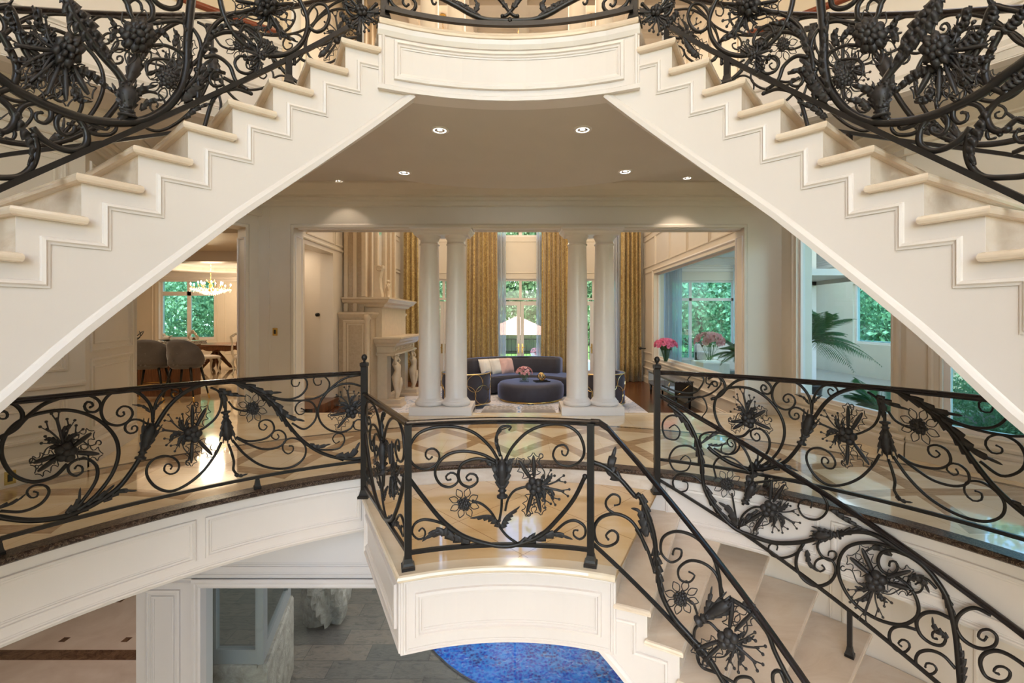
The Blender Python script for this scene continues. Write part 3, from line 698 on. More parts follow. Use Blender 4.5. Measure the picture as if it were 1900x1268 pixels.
# glazed folding leaf behind the glass, standing at right angles
mb = MB()
def leafframe(p0, p1, z0, z1, w, pane=True):
    d = (p1-p0); L = d.length; d.normalize(); n_ = Vector((-d.y, d.x)); Q = Matrix(((d.x, n_.x, 0, p0.x), (d.y, n_.y, 0, p0.y), (0, 0, 1, 0), (0, 0, 0, 1)))
    for a, b_ in (((0, 0, z0), (w, .06, z1)), ((L-w, 0, z0), (L, .06, z1)), ((w, 0, z0), (L-w, .06, z0+.16)), ((w, 0, z1-.1), (L-w, .06, z1))): mb.box(a, b_, Q)
    return Q, L
Q1, L1_ = leafframe(Vector((-3.50, 5.0)), Vector((-2.92, 5.0)), -2.36, -.9, .07)
Q2, L2_ = leafframe(Vector((-2.90, 5.0)), Vector((-3.24, 6.25)), -2.36, -.9, .16)
d8 = st(mb.build('door_8', M['frame_grey'])); MB().box((.06, .02, -2.22), (L1_-.06, .03, -1.0), Q1).box((.15, .02, -2.22), (L2_-.15, .03, -1.0), Q2).build('pane', M['glass_low'], d8)
wallseg('wall_pool_room', (-3.56, 4.68), (-8.8, 11.7), -3.45, -.56, .14, mat=M['paint_cool'])
st(MB().box((-9.3, 7.3, -.58), (12, 12.5, -.5)).box((3.5, 4.3, -.58), (12, 7.4, -.5)).build('ceiling', M['ceiling']))
# curved, panelled wall beside the lower flight
mb = MB(); arcface(mb, 4.06, 19, 125, -3.4, -.56, .12)
m4 = fmap(4.06)
for i in range(9):
    a = 22+i*11.4; b_ = a+10
    za = -.18-.188*max(0, (a-19.7)/5.4)
    mb.mold(m4, rect(rad(a)*4.06, rad(b_)*4.06, max(-3.2, za-.42-.35), -.66), PMS)
mb.mold(m4, [(rad(19)*4.06, -.60), (rad(125)*4.06, -.60)], PM, closed=False)
st(mb.build('wall_stair', M['paint']))
# ================================================================ the stairs and landings
RI = 2.13; DT = 5.42; RISE = .188; TH0 = 23.7; ZL = 3.46
SOF = [(17.4, 2.99), (44, 2.081), (62.2, 1.393), (68.2, 1.138)]
def soffit(t):
    if t <= SOF[0][0]: return SOF[0][1]
    for (a, za), (b, zb) in zip(SOF, SOF[1:]):
        if t <= b: return za+(zb-za)*(t-a)/(b-a)
    return SOF[-1][1]-(t-68.2)*RISE/DT
def sector(t0, t1, r0, r1, n=3):
    return [tuple(p.xy) for p in [pol(t0+(t1-t0)*i/n, r0) for i in range(n+1)]+[pol(t1+(t0-t1)*i/n, r1) for i in range(n+1)]]
NOSE = lambda z, t=.04: [(.014, z-t), (.004, z-t*.88), (0, z-t*.6), (0, z-t*.4), (.004, z-t*.12), (.014, z)]
def flight(root, sg, n, th0, zl, r_in, r_out, sof, beam, mats, depth_out=.10, nose_in=.035):
    """curved flight descending away from th0; sg = -1 left, +1 right"""
    nd = math.degrees(.035/2.5)
    for i in range(1, n+1):
        z = zl-RISE*i; a = th0+DT*(i-1); b = a+DT
        mb = MB(); mb.layers(sector(sg*(a-.4), sg*(b+nd), r_in-nose_in, r_out, 4), NOSE(z)); mb.build('tread', mats[0], root)
        mb = MB(); mb.layers(sector(sg*(a-.25), sg*a, r_in+.004, r_out, 1), [(0, z-.02), (0, z+RISE-.038)]); mb.build('riser', mats[1], root)
    # panelled inner string
    mb = MB(); vs = []; fs = []; q = [(th0-6.2+k*1.2, zl-RISE*2.35) for k in range(6)]
    for i in range(1, n+1):
        a = th0+DT*(i-1); z = zl-RISE*i-.038
        for k in range(4):
            t = a+DT*k/4; q.append((t, z))
        q.append((a+DT-.001, z))
    for t, z in q:
        zb = min(sof(t), z-.005)
        for r, zz in ((r_in, zb), (r_in, z), (r_in+beam, z), (r_in+beam, zb)): vs.append(pol(sg*t, r, zz))
    for i in range(len(q)-1):
        for k in range(4):
            l = (k+1) % 4; f = (i*4+k, i*4+l, (i+1)*4+l, (i+1)*4+k); fs.append(f if sg < 0 else f[::-1])
    mb.add(vs, fs)
    mb.build('stringer', M['paint_white'], root)
    mf = lambda u, v, h: pol(math.degrees(u/r_in), r_in-h, v)
    U = lambda t: sg*rad(t)*r_in
    mo = MB(); path = []
    off = .085
    for i in range(0, n):
        a = th0+DT*i; z = zl-RISE*(i+1)-.038
        du = math.degrees(off/r_in)
        path.append((U(a-du), zl-RISE*i-.038-off)) if i else path.append((U(a-du*.2), z-off+RISE))
        path.append((U(a-du), z-off)) if i else path.append((U(a-du*.2), z-off))
    if sg < 0: path = path
    prof = [(-.016, 0), (-.012, .010), (0, .014), (.007, .006), (.016, .005), (.016, 0)]
    mo.mold(mf, path, prof if sg < 0 else [(-a_, b_) for a_, b_ in prof], closed=False)
    ts = [th0-6.2+DT*k/2 for k in range(2*n+2)]
    pr2 = [(-.012, 0), (-.012, .016), (.016, .018), (.034, .008), (.040, 0)]
    lo = [(U(t), sof(t)+.012) for t in ts if sof(t) < zl-RISE*max(0, (t-th0)/DT)-.2]
    mo.mold(mf, lo, [(a_*(1 if sg > 0 else -1), b_) for a_, b_ in pr2], closed=False)
    mo.build('moulding', M['paint_white'], root)
    # thin sloping slab under the outer part of the treads
    mb = MB(); vs = []; fs = []; ts = [th0+DT*k/2 for k in range(2*n+1)]
    for t in ts:
        zt = zl-RISE*(t-th0)/DT
        for r, zz in ((r_in+beam*.7, zt-depth_out-.19), (r_in+beam*.7, zt-.20), (r_out-.02, zt-.20), (r_out-.02, zt-depth_out-.19)): vs.append(pol(sg*t, r, zz))
    for i in range(len(ts)-1):
        for k in range(4):
            l = (k+1) % 4; fs.append((i*4+k, i*4+l, (i+1)*4+l, (i+1)*4+k))
    fs += [(0, 1, 2, 3), tuple(len(vs)-4+k for k in (3, 2, 1, 0))]
    mb.add(vs, fs); mb.build('soffit', M['paint_white'], root)
for sg, nm in ((-1, 'left'), (1, 'right')):
    r = thing('curved_staircase', 'curved marble flight on the %s, with cream stepped side, rising to the upper landing' % nm, 'staircase', pol(sg*70, 2.8, 0), group=None, world=True)
    flight(r, sg, 15, TH0, ZL, RI, 3.62, soffit, .06, (M['tread'], M['riser']))
# upper landing
ul = thing('upper_landing', 'curved upper landing with a cream panelled front, bridging the two flights', 'landing', pol(0, 2.2, 3.0), world=True)
mb = MB(); mb.layers(sector(-TH0, TH0, RI-.05, 4.2, 16), NOSE(ZL, .045)); mb.build('marble_top', M['tread'], ul)
mb = MB(); mb.layers(sector(-TH0, TH0, RI-.015, RI+.10, 16), [(0, 3.0), (0, ZL-.045)])
mfu = fmap(RI-.015); U = rad(TH0)*RI
mb.mold(mfu, rect(-U+.13, U-.13, 3.105, 3.315), PM)
mb.mold(mfu, [(-U, ZL-.075), (U, ZL-.075)], [(-.03, 0), (-.028, .008), (0, .02), (.03, .024), (.03, 0)], closed=False)
mb.mold(mfu, [(-U, 3.015), (U, 3.015)], [(-.015, 0), (-.015, .02), (.012, .02), (.02, .008), (.025, 0)], closed=False)
mb.mold(mfu, [(-U+.03, 3.02), (-U+.03, ZL-.08)], PMS, closed=False); mb.mold(mfu, [(U-.03, 3.02), (U-.03, ZL-.08)], PMS, closed=False)
mb.build('panelled_front', M['paint_white'], ul)
# lower landing, one step below the main floor
ZM = -.18; TL = 19.7
ll = thing('lower_landing', 'glossy marble balcony landing with a cream panelled curved front, one step below the hall floor', 'landing', pol(0, 2.8, -.7), world=True)
lo = [tuple(pol(TL-2*TL*i/16, 2.075).xy) for i in range(17)]
cb = (-1.50, 4.24); out = [tuple(pol(-22.5+45*i/16, 3.66).xy) for i in range(17)]
poly = [tuple(pol(TL, 2.075).xy)]+lo[1:-1]+[(-.800, 2.93)]+[cb]+out+[]
poly = poly[::-1]
mb = MB(); inn_ = [(-.800, 2.93)]+[tuple(pol(-TL+2*TL*i/16, 2.075).xy) for i in range(1, 17)]; ou_ = [cb]+out[1:]
mb.add([(x, y, ZM) for x, y in inn_+ou_], [(i, i+1, 17+i+1, 17+i) for i in range(16)]).add([(x, y, ZM-.028) for x, y in inn_+ou_], [(i, 17+i, 17+i+1, i+1) for i in range(16)])
mb.add([(cb[0], cb[1], ZM), (out[0][0], out[0][1], ZM), (out[1][0], out[1][1], ZM)], [(2, 1, 0)]); mb.build('tile_floor', M['landing'], ll)
mb = MB(); path = [Vector((cb[0], cb[1], ZM))]+[Vector((-.800, 2.93, ZM))]+[pol(-TL+2*TL*i/16, 2.075, ZM) for i in range(2, 17)]
np_ = [(-.09, -.045), (.014, -.045), (.026, -.034), (.030, -.022), (.024, -.006), (.012, .002), (-.09, .002)]
mb.sweep(path, np_); mb.build('nosing', M['threshold'], ll)
mb = MB(); sw = [(0, -.53), (0, -.045), (-.10, -.045), (-.10, -.53)]
mb.sweep(path, sw); pathl = [p.xy for p in path]
cum = [0]
for i in range(1, len(pathl)): cum.append(cum[-1]+(pathl[i]-pathl[i-1]).length)
def lmapf(u, v, h):
    i = 0
    while i < len(cum)-2 and u > cum[i+1]: i += 1
    d = (pathl[i+1]-pathl[i]).normalized(); p = pathl[i]+d*(u-cum[i]); nrm = Vector((d.y, -d.x)); p = p+nrm*h
    return Vector((p.x, p.y, v))
c1 = cum[1]; ce = cum[-1]
mb.mold(lmapf, rect(.15, c1-.15, -.58, -.33), PM); mb.mold(lmapf, rect(c1+.12, ce-.12, -.58, -.34), PM, seg=.08)
mb.mold(lmapf, rect(.03, c1-.03, -.69, -.235), PMS); mb.mold(lmapf, rect(c1+.03, ce-.03, -.69, -.235), PMS, seg=.08)
mb.build('panelled_front', M['paint_white'], ll)
MB().layers(poly, [(.02, -.70), (.02, -.66)]).build('underside', M['paint_white'], ll)
def sof2(t): return -.657-(t-15)*.0355
lf = thing('curved_staircase', 'lower curved marble flight descending right from the balcony landing', 'staircase', pol(80, 3.0, -3.4), world=True)
flight(lf, 1, 17, TL, ZM, 2.10, 4.06, sof2, .36, (M['tread'], M['riser']), nose_in=.03)
# ---- columns
def column(x, y, z0, h, r, label, group, nm='column'):
    t = thing(nm, label, 'column', (x, y, z0), group)
    MB().lathe([(r*1.2, 0), (r*1.30, .012), (r*1.33, .035), (r*1.30, .06), (r*1.24, .07), (r*1.18, .072), (r*1.18, .085), (r*1.12, .095), (r*1.02, .12)], 32, cap=False).build('base', M['paint_white'], t)
    pr = [(r*1.02, .115)]+[(r*(1-.16*max(0, (i/12-.25)/.75)**1.3), .12+(h-.12-.24)*i/12) for i in range(13)]
    MB().lathe(pr, 36, cap=False).build('shaft', M['paint_white'], t)
    rt = r*.84; H = h-.24
    MB().lathe([(rt, H), (rt*1.10, H+.004), (rt*1.10, H+.018), (rt, H+.022), (rt, H+.09), (rt*1.08, H+.095), (rt*1.08, H+.11), (rt*1.18, H+.13), (rt*1.30, H+.15), (rt*1.32, H+.165)], 32).build('capital', M['paint_white'], t)
    return t
xs = [(797-VX)*7.16/FPX, (846.5-VX)*7.16/FPX, (1071-VX)*7.16/FPX, (1121-VX)*7.16/FPX]
nm = ['leftmost', 'second from the left', 'third from the left', 'rightmost']
for i, x in enumerate(xs):
    column(x, 7.16, .13, 2.78, .172, 'smooth cream round column at the living room opening, %s of the lower four' % nm[i], 'columns at the living room opening')
    column(x, 7.16, 3.75, 3.62, .16, 'cream round column of the upper hall, %s of the upper four, above the landing railing' % nm[i], 'columns of the upper hall')
for a, b_, w in ((xs[0], xs[1], 'left'), (xs[2], xs[3], 'right')):
    cx = (a+b_)/2; w2 = (b_-a)/2+.27
    t = thing('column_pedestal', 'low cream pedestal under the %s pair of round columns' % w, 'pedestal', (cx, 7.16, -.32), 'pedestals of the column pairs')
    o = MB(); o.layers([(-w2, -.245), (w2, -.245), (w2, .33), (-w2, .33)], [(0, .322), (0, .45)]); o.layers([(-w2, .0), (w2, .0), (w2, .36), (-w2, .36)], [(0, 0.0), (0, .36)])
    o.build('block', M['paint_white'], t)
    o = MB(); sq = [(-w2, -.245), (w2, -.245), (w2, .245), (-w2, .245)]
    o.layers(sq, [(.06, 2.90), (.05, 2.93), (.02, 2.955), (.02, 2.97), (0, 2.985), (0, 3.01)]); e = o.build('entablature_block', M['paint_white']); e.location = (cx, 7.16, -.085); e['kind'] = 'structure'; e.name = 'trim_13'
# ---- downlights
def downlight(x, y, z, label, group='recessed downlights', on=True):
    t = thing('recessed_downlight', label, 'ceiling light', (x, y, z), group)
    MB().lathe([(.050, -.003), (.055, -.010), (.066, -.010), (.074, -.006), (.076, -.0005)], 24, cap=False).build('trim_ring', M['paint_white'], t)
    MB().lathe([(.020, -.0015), (.030, -.003), (.043, -.006)], 20, cap=False).build('reflector', M['steel'], t)
    MB().lathe([(.043, -.006), (.052, -.007)], 20, cap=False).lathe([(.020, -.002), (.001, -.002)], 16, cap=False).build('lamp', M['lamp_face'], t)
for px, py, z, w in ((816, 241, 3.03, 'near left of the curved low ceiling'), (1081, 240, 3.03, 'near right of the curved low ceiling'), (750, 320, 3.03, 'far left of the curved low ceiling'), (1160, 318, 3.03, 'far right of the curved low ceiling'), (630, 336, 3.57, 'in the left ceiling corner'), (1275, 330, 3.57, 'in the right ceiling corner')):
    p = atZ(px, py, z); downlight(p.x, p.y, z, 'round white recessed spotlight '+w)
    light('SPOT', 'downlight_beam', (p.x, p.y, z-.02), 26 if z < 3.3 else 34, (1, .86, .72), .03, spot=95, blend=.4)
# ================================================================ furniture and outdoors
def rotM(p, rz=0, rx=0, ry=0): return Matrix.Translation(p) @ Matrix.Rotation(rz, 4, 'Z') @ Matrix.Rotation(rx, 4, 'X') @ Matrix.Rotation(ry, 4, 'Y')
random.seed(4)
# ---- drapes: one hanging cloth each, pleats run the whole height
def drape(name, label, x0, x1, y, z0, z1, folds, mat, cat='curtain', group=None, pool=.12, puddle=.05, axis='x', th=.0):
    n = folds*10; m = 14; vs = []; fs = []
    rr = [random.uniform(-.5, .5) for _ in range(folds+2)]
    for j in range(m+1):
        v = j/m; z = z0+(z1-z0)*v
        spread = 1+pool*(1-v)**2
        for i in range(n+1):
            u = i/n; a = u*folds*2*math.pi+rr[int(u*folds)]*1.2+math.sin(v*3+u*7)*.35*(1-v)
            c = (x0+x1)/2; x = c+(u-.5)*(x1-x0)*spread+math.sin(a*.5+v*2)*.012*(1-v)
            dpt = (.075*(1+.5*rr[int(u*folds)])*math.sin(a)+.02*math.sin(a*2.3+1))+(puddle*(1-v)**8*math.sin(u*9))
            vs.append((x, y+dpt, z) if axis == 'x' else (y+dpt, x, z))
    for j in range(m):
        for i in range(n): q = j*(n+1)+i; fs.append((q, q+1, q+n+2, q+n+1))
    mb = MB(); mb.add(vs, fs, True); o = mb.build(name, mat); o['label'] = label; o['category'] = cat
    if group: o['group'] = group
    md = o.modifiers.new('thickness', 'SOLIDIFY'); md.thickness = .006
    return o
GD = 'floor-length gold damask drapes'
drape('gold_drape', 'gold damask drape beside the fireplace, leftmost of the four', -3.46, -3.02, 13.0, -.31, 7.4, 3, M['drape'], group=GD)
drape('gold_drape', 'gold damask drape left of the middle garden doors', -1.60, -.74, 12.95, -.31, 7.4, 7, M['drape'], group=GD)
drape('gold_drape', 'gold damask drape right of the middle garden doors', .56, 1.30, 12.95, -.31, 7.4, 6, M['drape'], group=GD)
drape('gold_drape', 'gold damask drape in the right corner, rightmost of the four', 2.86, 3.42, 12.95, -.31, 7.4, 5, M['drape'], group=GD)
drape('sheer_curtain', 'white sheer curtain left of the middle garden doors', -.74, -.50, 13.07, -.3, 7.4, 4, M['sheer'], group='white sheers at the garden doors', pool=.05)
drape('sheer_curtain', 'white sheer curtain right of the middle garden doors', .40, .62, 13.07, -.3, 7.4, 4, M['sheer'], group='white sheers at the garden doors', pool=.05)
drape('sheer_curtain', 'white sheer curtain left of the right corner drape', 2.60, 2.82, 13.07, -.3, 7.4, 3, M['sheer'], group='white sheers at the garden doors', pool=.05)
drape('garden_room_curtain', 'grey sheer curtain at the left of the garden room window', 4.35, 4.95, 13.95, 0, 3.2, 6, M['sheer'], pool=0, puddle=0)
drape('garden_room_curtain', 'pale sheer curtain in the middle of the garden room window', 6.6, 7.0, 13.95, 0, 3.2, 4, M['sheer'], pool=0, puddle=0)
tb = thing('drape_holdback', 'dark metal holdback beside the rightmost gold drape', 'holdback', (3.5, 12.75, .66))
MB().tube([(0, 0, 0), (-.12, -.02, 0)], .018, 8).ball((-.15, -.02, 0), .04).build('knob', M['dark_metal'], tb)
# ---- rug
RZ = -.32
t = MB().rbox((-2.75, 7.42, RZ), (2.42, 12.0, RZ+.012), .004).build('area_rug', M['rug']); t['label'] = 'pale blue and white patterned rug under the seating group'; t['category'] = 'rug'
RZ += .012
# ---- curved sofa
so = thing('curved_sofa', 'curved charcoal velvet sofa in front of the middle garden doors', 'sofa', (.05, 11.55, RZ), world=False)
def bandarc(mb, cx, cy, r0, r1, a0, a1, z0, z1, n=28, rnd=.04):
    ol = [(cx+r0*math.sin(rad(a0+(a1-a0)*i/n)), cy+r0*math.cos(rad(a0+(a1-a0)*i/n))) for i in range(n+1)]+[(cx+r1*math.sin(rad(a1+(a0-a1)*i/n)), cy+r1*math.cos(rad(a1+(a0-a1)*i/n))) for i in range(n+1)]
    mb.layers(ol, [(rnd, z0), (0, z0+rnd), (0, z1-rnd), (rnd*.35, z1-rnd*.25), (rnd, z1)], smooth=True); return mb
bandarc(MB(), 0, -1.75, 1.05, 1.92, -46, 58, .05, .44).build('seat', M['velvet'], so)
bandarc(MB(), 0, -1.75, 1.62, 1.95, -52, 30, .10, .84, rnd=.07).build('backrest', M['velvet'], so)
for a in (-42, -10, 25, 50): MB().lathe([(.03, 0), (.03, .06)], 10, Matrix.Translation((1.5*math.sin(rad(a)), -1.75+1.5*math.cos(rad(a)), 0))).build('foot', M['dark_metal'], so)
def pillow(name, label, p, w, rz, tilt, mat):
    n = 10; vs = []; fs = []
    for s in (1, -1):
        for j in range(n+1):
            for i in range(n+1):
                u = i/n*2-1; v = j/n*2-1; e = (1-u**4)*(1-v**4)
                k = 1-.10*(1-abs(u*v))*(abs(u)**3+abs(v)**3)/2
                vs.append((u*w/2*k, s*.085*e**.55, v*w/2*k+w/2))
    for s in range(2):
        for j in range(n):
            for i in range(n):
                q = s*(n+1)**2+j*(n+1)+i; f = (q, q+1, q+n+2, q+n+1); fs.append(f if s == 1 else f[::-1])
    mb = MB(); mb.add(vs, fs, True); o = mb.build(name, mat); o.location = p; o.rotation_euler = (tilt, 0, rz)
    o['label'] = label; o['category'] = 'pillow'; o['group'] = 'pillows on the curved sofa'; return o
pillow('sofa_pillow', 'ivory pillow at the left end of the curved sofa', (-.86, 11.00, RZ+.44), .40, rad(52), rad(-20), M['pillow'])
pillow('sofa_pillow', 'ivory pillow between the other ivory one and the pink one', (-.60, 11.14, RZ+.44), .40, rad(46), rad(-20), M['pillow'])
pillow('sofa_pillow', 'blush pink pillow on the curved sofa', (-.36, 11.24, RZ+.44), .40, rad(40), rad(-18), M['pillow_pink'])
# ---- ottoman
p = atZ(985, 741, RZ); ot = thing('round_ottoman', 'large round charcoal velvet ottoman with a brass base ring', 'ottoman', (.18, 10.15, RZ))
MB().lathe([(.70, 0), (.71, .005), (.71, .035), (.70, .04)], 48).build('base_ring', M['brass'], ot)
mb = MB(); pr = [(.71, .04), (.735, .07), (.745, .2), (.74, .32), (.70, .375), (.60, .395), (.3, .40), (.001, .40)]; n = 96; vs = []; fs = []
for r, z in pr:
    for i in range(n):
        a = 2*math.pi*i/n; rr_ = r+(.006*math.cos(a*48) if z < .33 else 0); vs.append((rr_*math.cos(a), rr_*math.sin(a), z))
for k in range(len(pr)-1):
    for i in range(n): j = (i+1) % n; fs.append((k*n+i, k*n+j, (k+1)*n+j, (k+1)*n+i))
mb.add(vs, fs, True); mb.build('cushion', M['velvet'], ot)
def flowers(mb, c, R_, n, r, seedv, flat=.6, petals=8):
    rnd = random.Random(seedv)
    for k in range(n):
        ph = math.acos(1-rnd.random()*1.05); th_ = rnd.random()*6.283
        p = Vector((R_*math.sin(ph)*math.cos(th_), R_*math.sin(ph)*math.sin(th_), R_*flat*math.cos(ph)))+c
        ax = (p-c).normalized(); q = ax.to_track_quat('Z', 'Y').to_matrix().to_4x4()
        for ring_, (pr_, tilt) in enumerate(((r, 55), (r*.7, 30), (r*.45, 10))):
            for m_ in range(petals-ring_*2):
                a = 6.283*m_/(petals-ring_*2)+ring_*.4
                T = Matrix.Translation(p) @ q @ Matrix.Rotation(a, 4, 'Z') @ Matrix.Rotation(rad(tilt), 4, 'Y')
                w = pr_*.42; mb.add([T @ Vector(v) for v in ((0, 0, 0), (w*.2, -w, pr_*.6), (w*.5, 0, pr_), (w*.2, w, pr_*.6))], [(0, 1, 2, 3)], True)
def vase_of(name, label, p, prof, matv, fc, fR, nfl, fr, matf, seedv, square=None, flat=.6):
    t = thing(name, label, 'vase of flowers', p)
    if square:
        w, h = square; mb = MB()
        for a, b_ in (((-w, -w, 0), (w, -w+.008, h)), ((-w, w-.008, 0), (w, w, h)), ((-w, -w, 0), (-w+.008, w, h)), ((w-.008, -w, 0), (w, w, h)), ((-w, -w, 0), (w, w, .012))): mb.box(a, b_)
        mb.build('glass_vase', matv, t)
    else: MB().lathe(prof, 20, cap=False).build('glass_vase', matv, t)
    mb = MB(); flowers(mb, Vector(fc), fR, nfl, fr, seedv, flat); mb.build('blossoms', matf, t)
    rnd = random.Random(seedv+1); mb = MB()
    for k in range(max(8, nfl//2)):
        a = rnd.random()*6.283; rr_ = rnd.random()
        b0 = Vector((.03*math.cos(a), .03*math.sin(a), .03)); b1 = Vector(fc)+Vector((fR*.8*rr_*math.cos(a), fR*.8*rr_*math.sin(a), -.01))
        mb.tube([b0, b0.lerp(b1, .5)+Vector((.01, 0, 0)), b1], .004, 4)
        for s in range(3):
            q = b0.lerp(b1, .72+.1*s); T = rotM(q, rnd.random()*6.28, rad(rnd.uniform(20, 80)))
            mb.add([T @ Vector(v) for v in ((0, 0, 0), (-.018, .03, .005), (0, .08, 0), (.018, .03, .005))], [(0, 1, 2, 3)])
    mb.build('stems_and_leaves', M['palm'], t); return t
vase_of('flower_vase', 'low square glass vase of pale pink roses on the round ottoman', (0.03, 10.05, RZ+.40), None, M['glass'], (0, 0, .20), .17, 34, .045, M['pink_pale'], 11, (.10, .17), .7)
vase_of('flower_vase', 'tall flared glass vase of bright pink roses on the window ledge', (3.37, 10.55, .465), [(.04, 0), (.06, .005), (.045, .03), (.055, .15), (.09, .27), (.11, .33)], M['glass'], (0, 0, .40), .25, 90, .055, M['pink'], 21, None, .62)
vase_of('flower_vase', 'tall glass vase of dusty pink lilies inside the garden room window', (4.38, 10.5, .50), [(.05, 0), (.07, .005), (.05, .03), (.07, .2), (.12, .35), (.15, .42)], M['glass'], (0, 0, .46), .30, 36, .10, M['pink_pale'], 31, None, .6)
tb_ = MB(); tb_.rbox((4.1, 10.15, -.02), (4.7, 10.9, .50), .02); t = thing('side_table', 'white side table under the lilies in the garden room', 'table', (4.4, 10.5, -.02), world=True); tb_.build('body', M['ivory'], t)
tr = thing('tray', 'small dark tray beside the vase on the round ottoman', 'tray', (.42, 10.02, RZ+.401), rz=.3)
mb = MB().rbox((-.17, -.11, 0), (.17, .11, .014), .004); mb.box((-.17, -.11, .014), (.17, -.10, .022)).box((-.17, .10, .014), (.17, .11, .022)); mb.build('board', M['black'], tr)
ob_ = MB(); rnd = random.Random(5)
for k in range(7):
    Q = Matrix.Rotation(rnd.random()*3.1, 4, 'X') @ Matrix.Rotation(rnd.random()*3.1, 4, 'Y')
    ob_.tube([Q @ Vector((.09*math.cos(a*6.283/24), .09*math.sin(a*6.283/24), 0)) for a in range(24)], .010, 6, closed=True, flat=.5)
o = ob_.build('brass_orb', M['gold']); o.location = (.42, 10.02, RZ+.401+.115); o['label'] = 'openwork brass orb standing on the dark tray'; o['category'] = 'ornament'
# ---- barrel armchairs with gold ring pattern on the shell
def armchair(loc, rz, label):
    t = thing('barrel_armchair', label, 'armchair', loc, 'barrel armchairs by the columns', rz)
    def shell(mb, ri, ro, z0, z1, a0=-205, a1=25):
        n = 30; ol = [(ro*math.cos(rad(a0+(a1-a0)*i/n)), ro*math.sin(rad(a0+(a1-a0)*i/n))) for i in range(n+1)]+[(ri*math.cos(rad(a1+(a0-a1)*i/n)), ri*math.sin(rad(a1+(a0-a1)*i/n))) for i in range(n+1)]
        return mb.layers(ol, [(.01, z0), (0, z0+.02), (0, z1-.02), (.012, z1)], smooth=True)
    shell(MB(), .40, .50, .08, .70).build('shell', M['velvet'], t)
    mb = MB(); n = 24
    for z in (.085, .695): mb.tube([(.505*math.cos(rad(-205+230*i/n)), .505*math.sin(rad(-205+230*i/n)), z) for i in range(n+1)], .012, 6)
    for a in (-205, 25): mb.tube([(.505*math.cos(rad(a)), .505*math.sin(rad(a)), z) for z in (.08, .7)], .012, 6)
    for k in range(6):
        for zz, rr_ in ((.28, .19), (.52, .17)):
            a0_ = -190+40*k+(20 if zz > .4 else 0)
            ps = []
            for i in range(21):
                b_ = 6.283*i/20; a = a0_+math.degrees(rr_*math.cos(b_)/.507); z = zz+rr_*math.sin(b_)
                ps.append(Vector((.508*math.cos(rad(a)), .508*math.sin(rad(a)), min(.69, max(.09, z)))) if -205 <= a <= 25 else None)
            run = []
            for q in ps+[None]:
                if q is None:
                    if len(run) > 2: mb.tube(run, .005, 4)
                    run = []
                else: run.append(q)
    mb.build('gold_fretwork', M['gold'], t)
    MB().lathe([(.36, .10), (.39, .16), (.39, .36), (.34, .42), (.001, .43)], 28).build('seat', M['velvet'], t)
    for a in (45, 135, 225, 315):
        MB().lathe([(.018, 0), (.024, .10)], 10, Matrix.Translation((.33*math.cos(rad(a)), .33*math.sin(rad(a)), 0))).build('leg', M['gold'], t)
    return t
a1_ = armchair((-1.18, 9.35, RZ), rad(-12), 'charcoal barrel armchair with gold ring fretwork behind the left columns')
dup(a1_, (1.62, 9.35, RZ), rad(12), 'charcoal barrel armchair with gold ring fretwork behind the right columns')
def pouf(x, label):
    t = thing('tufted_stool', label, 'stool', (x, 7.80, RZ), 'low tufted stools on the rug')
    vs = []; fs = []; n = 28; m = 16; w, d_ = .30, .20
    for j in range(m+1):
        for i in range(n+1):
            u = i/n*2-1; v = j/m*2-1; e = max(0, (1-abs(u)**8)*(1-abs(v)**8))
            tuft = abs(math.sin((u*4+v*2.4)*math.pi/2)*math.sin((u*4-v*2.4)*math.pi/2))**.6
            vs.append((u*w, v*d_, .20+.05*e**.4+.028*tuft*e))
    for j in range(m):
        for i in range(n): q = j*(n+1)+i; fs.append((q, q+1, q+n+2, q+n+1))
    MB().add(vs, fs, True).rbox((-w, -d_, .08), (w, d_, .22), .03).build('tufted_top', M['taupe'], t)
    for sx_ in (-1, 1):
        for sy_ in (-1, 1): MB().lathe([(.014, 0), (.02, .09)], 8, Matrix.Translation((sx_*.27, sy_*.16, 0))).build('leg', M['gold'], t)
    return t
p1 = pouf((926-VX)*7.8/FPX, 'low grey tufted stool, left of the pair nearest the hall'); dup(p1, ((999-VX)*7.8/FPX, 7.80, RZ), None, 'low grey tufted stool, right of the pair nearest the hall')
# ---- console by the window
co = thing('mirrored_console', 'low black glossy console with silver mosaic top under the inner window', 'console', (3.2, 9.9, -.32), world=True)
MB().rbox((3.06, 8.98, -.08), (3.42, 10.9, .225), .01).build('body', M['black'], co)
mm_ = NB('silver_mosaic'); vo = mm_.n('TexVoronoi'); vo.inputs['Scale'].default_value = 40; mm_.put(vo.inputs['Vector'], mm_.pos())
MOS = mm_.done(mm_.ramp(vo.outputs['Distance'], [(0, (.85, .87, .92)), (.5, (.12, .13, .18))]), .12, .8)
MB().rbox((3.04, 8.95, .225), (3.43, 10.93, .245), .005).build('mosaic_top', MOS, co)
mg = MB()
for y in (9.0, 9.62, 10.25): mg.box((3.052, y, -.05), (3.058, y+.6, .2))
mg.build('mirror_drawer_front', NB('blue_mirror').done((.35, .55, .75), .05, .9), co)
mg = MB(); mg.tube([(3.2, 8.965, .06), (3.3, 8.955, .14), (3.34, 8.965, .17)], .008, 6).tube([(3.1, 8.965, -.02), (3.16, 8.955, .01), (3.2, 8.965, .02)], .008, 6); mg.tube([(3.05, 9.3, .17), (3.035, 9.36, .05), (3.05, 9.4, -.02)], .008, 6)
mg.build('drawer_pull', M['gold'], co)
for x in (3.1, 3.38):
    for y in (9.06, 10.82): MB().lathe([(.02, -.32), (.035, -.08)], 8, Matrix.Translation((x, y, 0))).build('leg', M['black'], co)
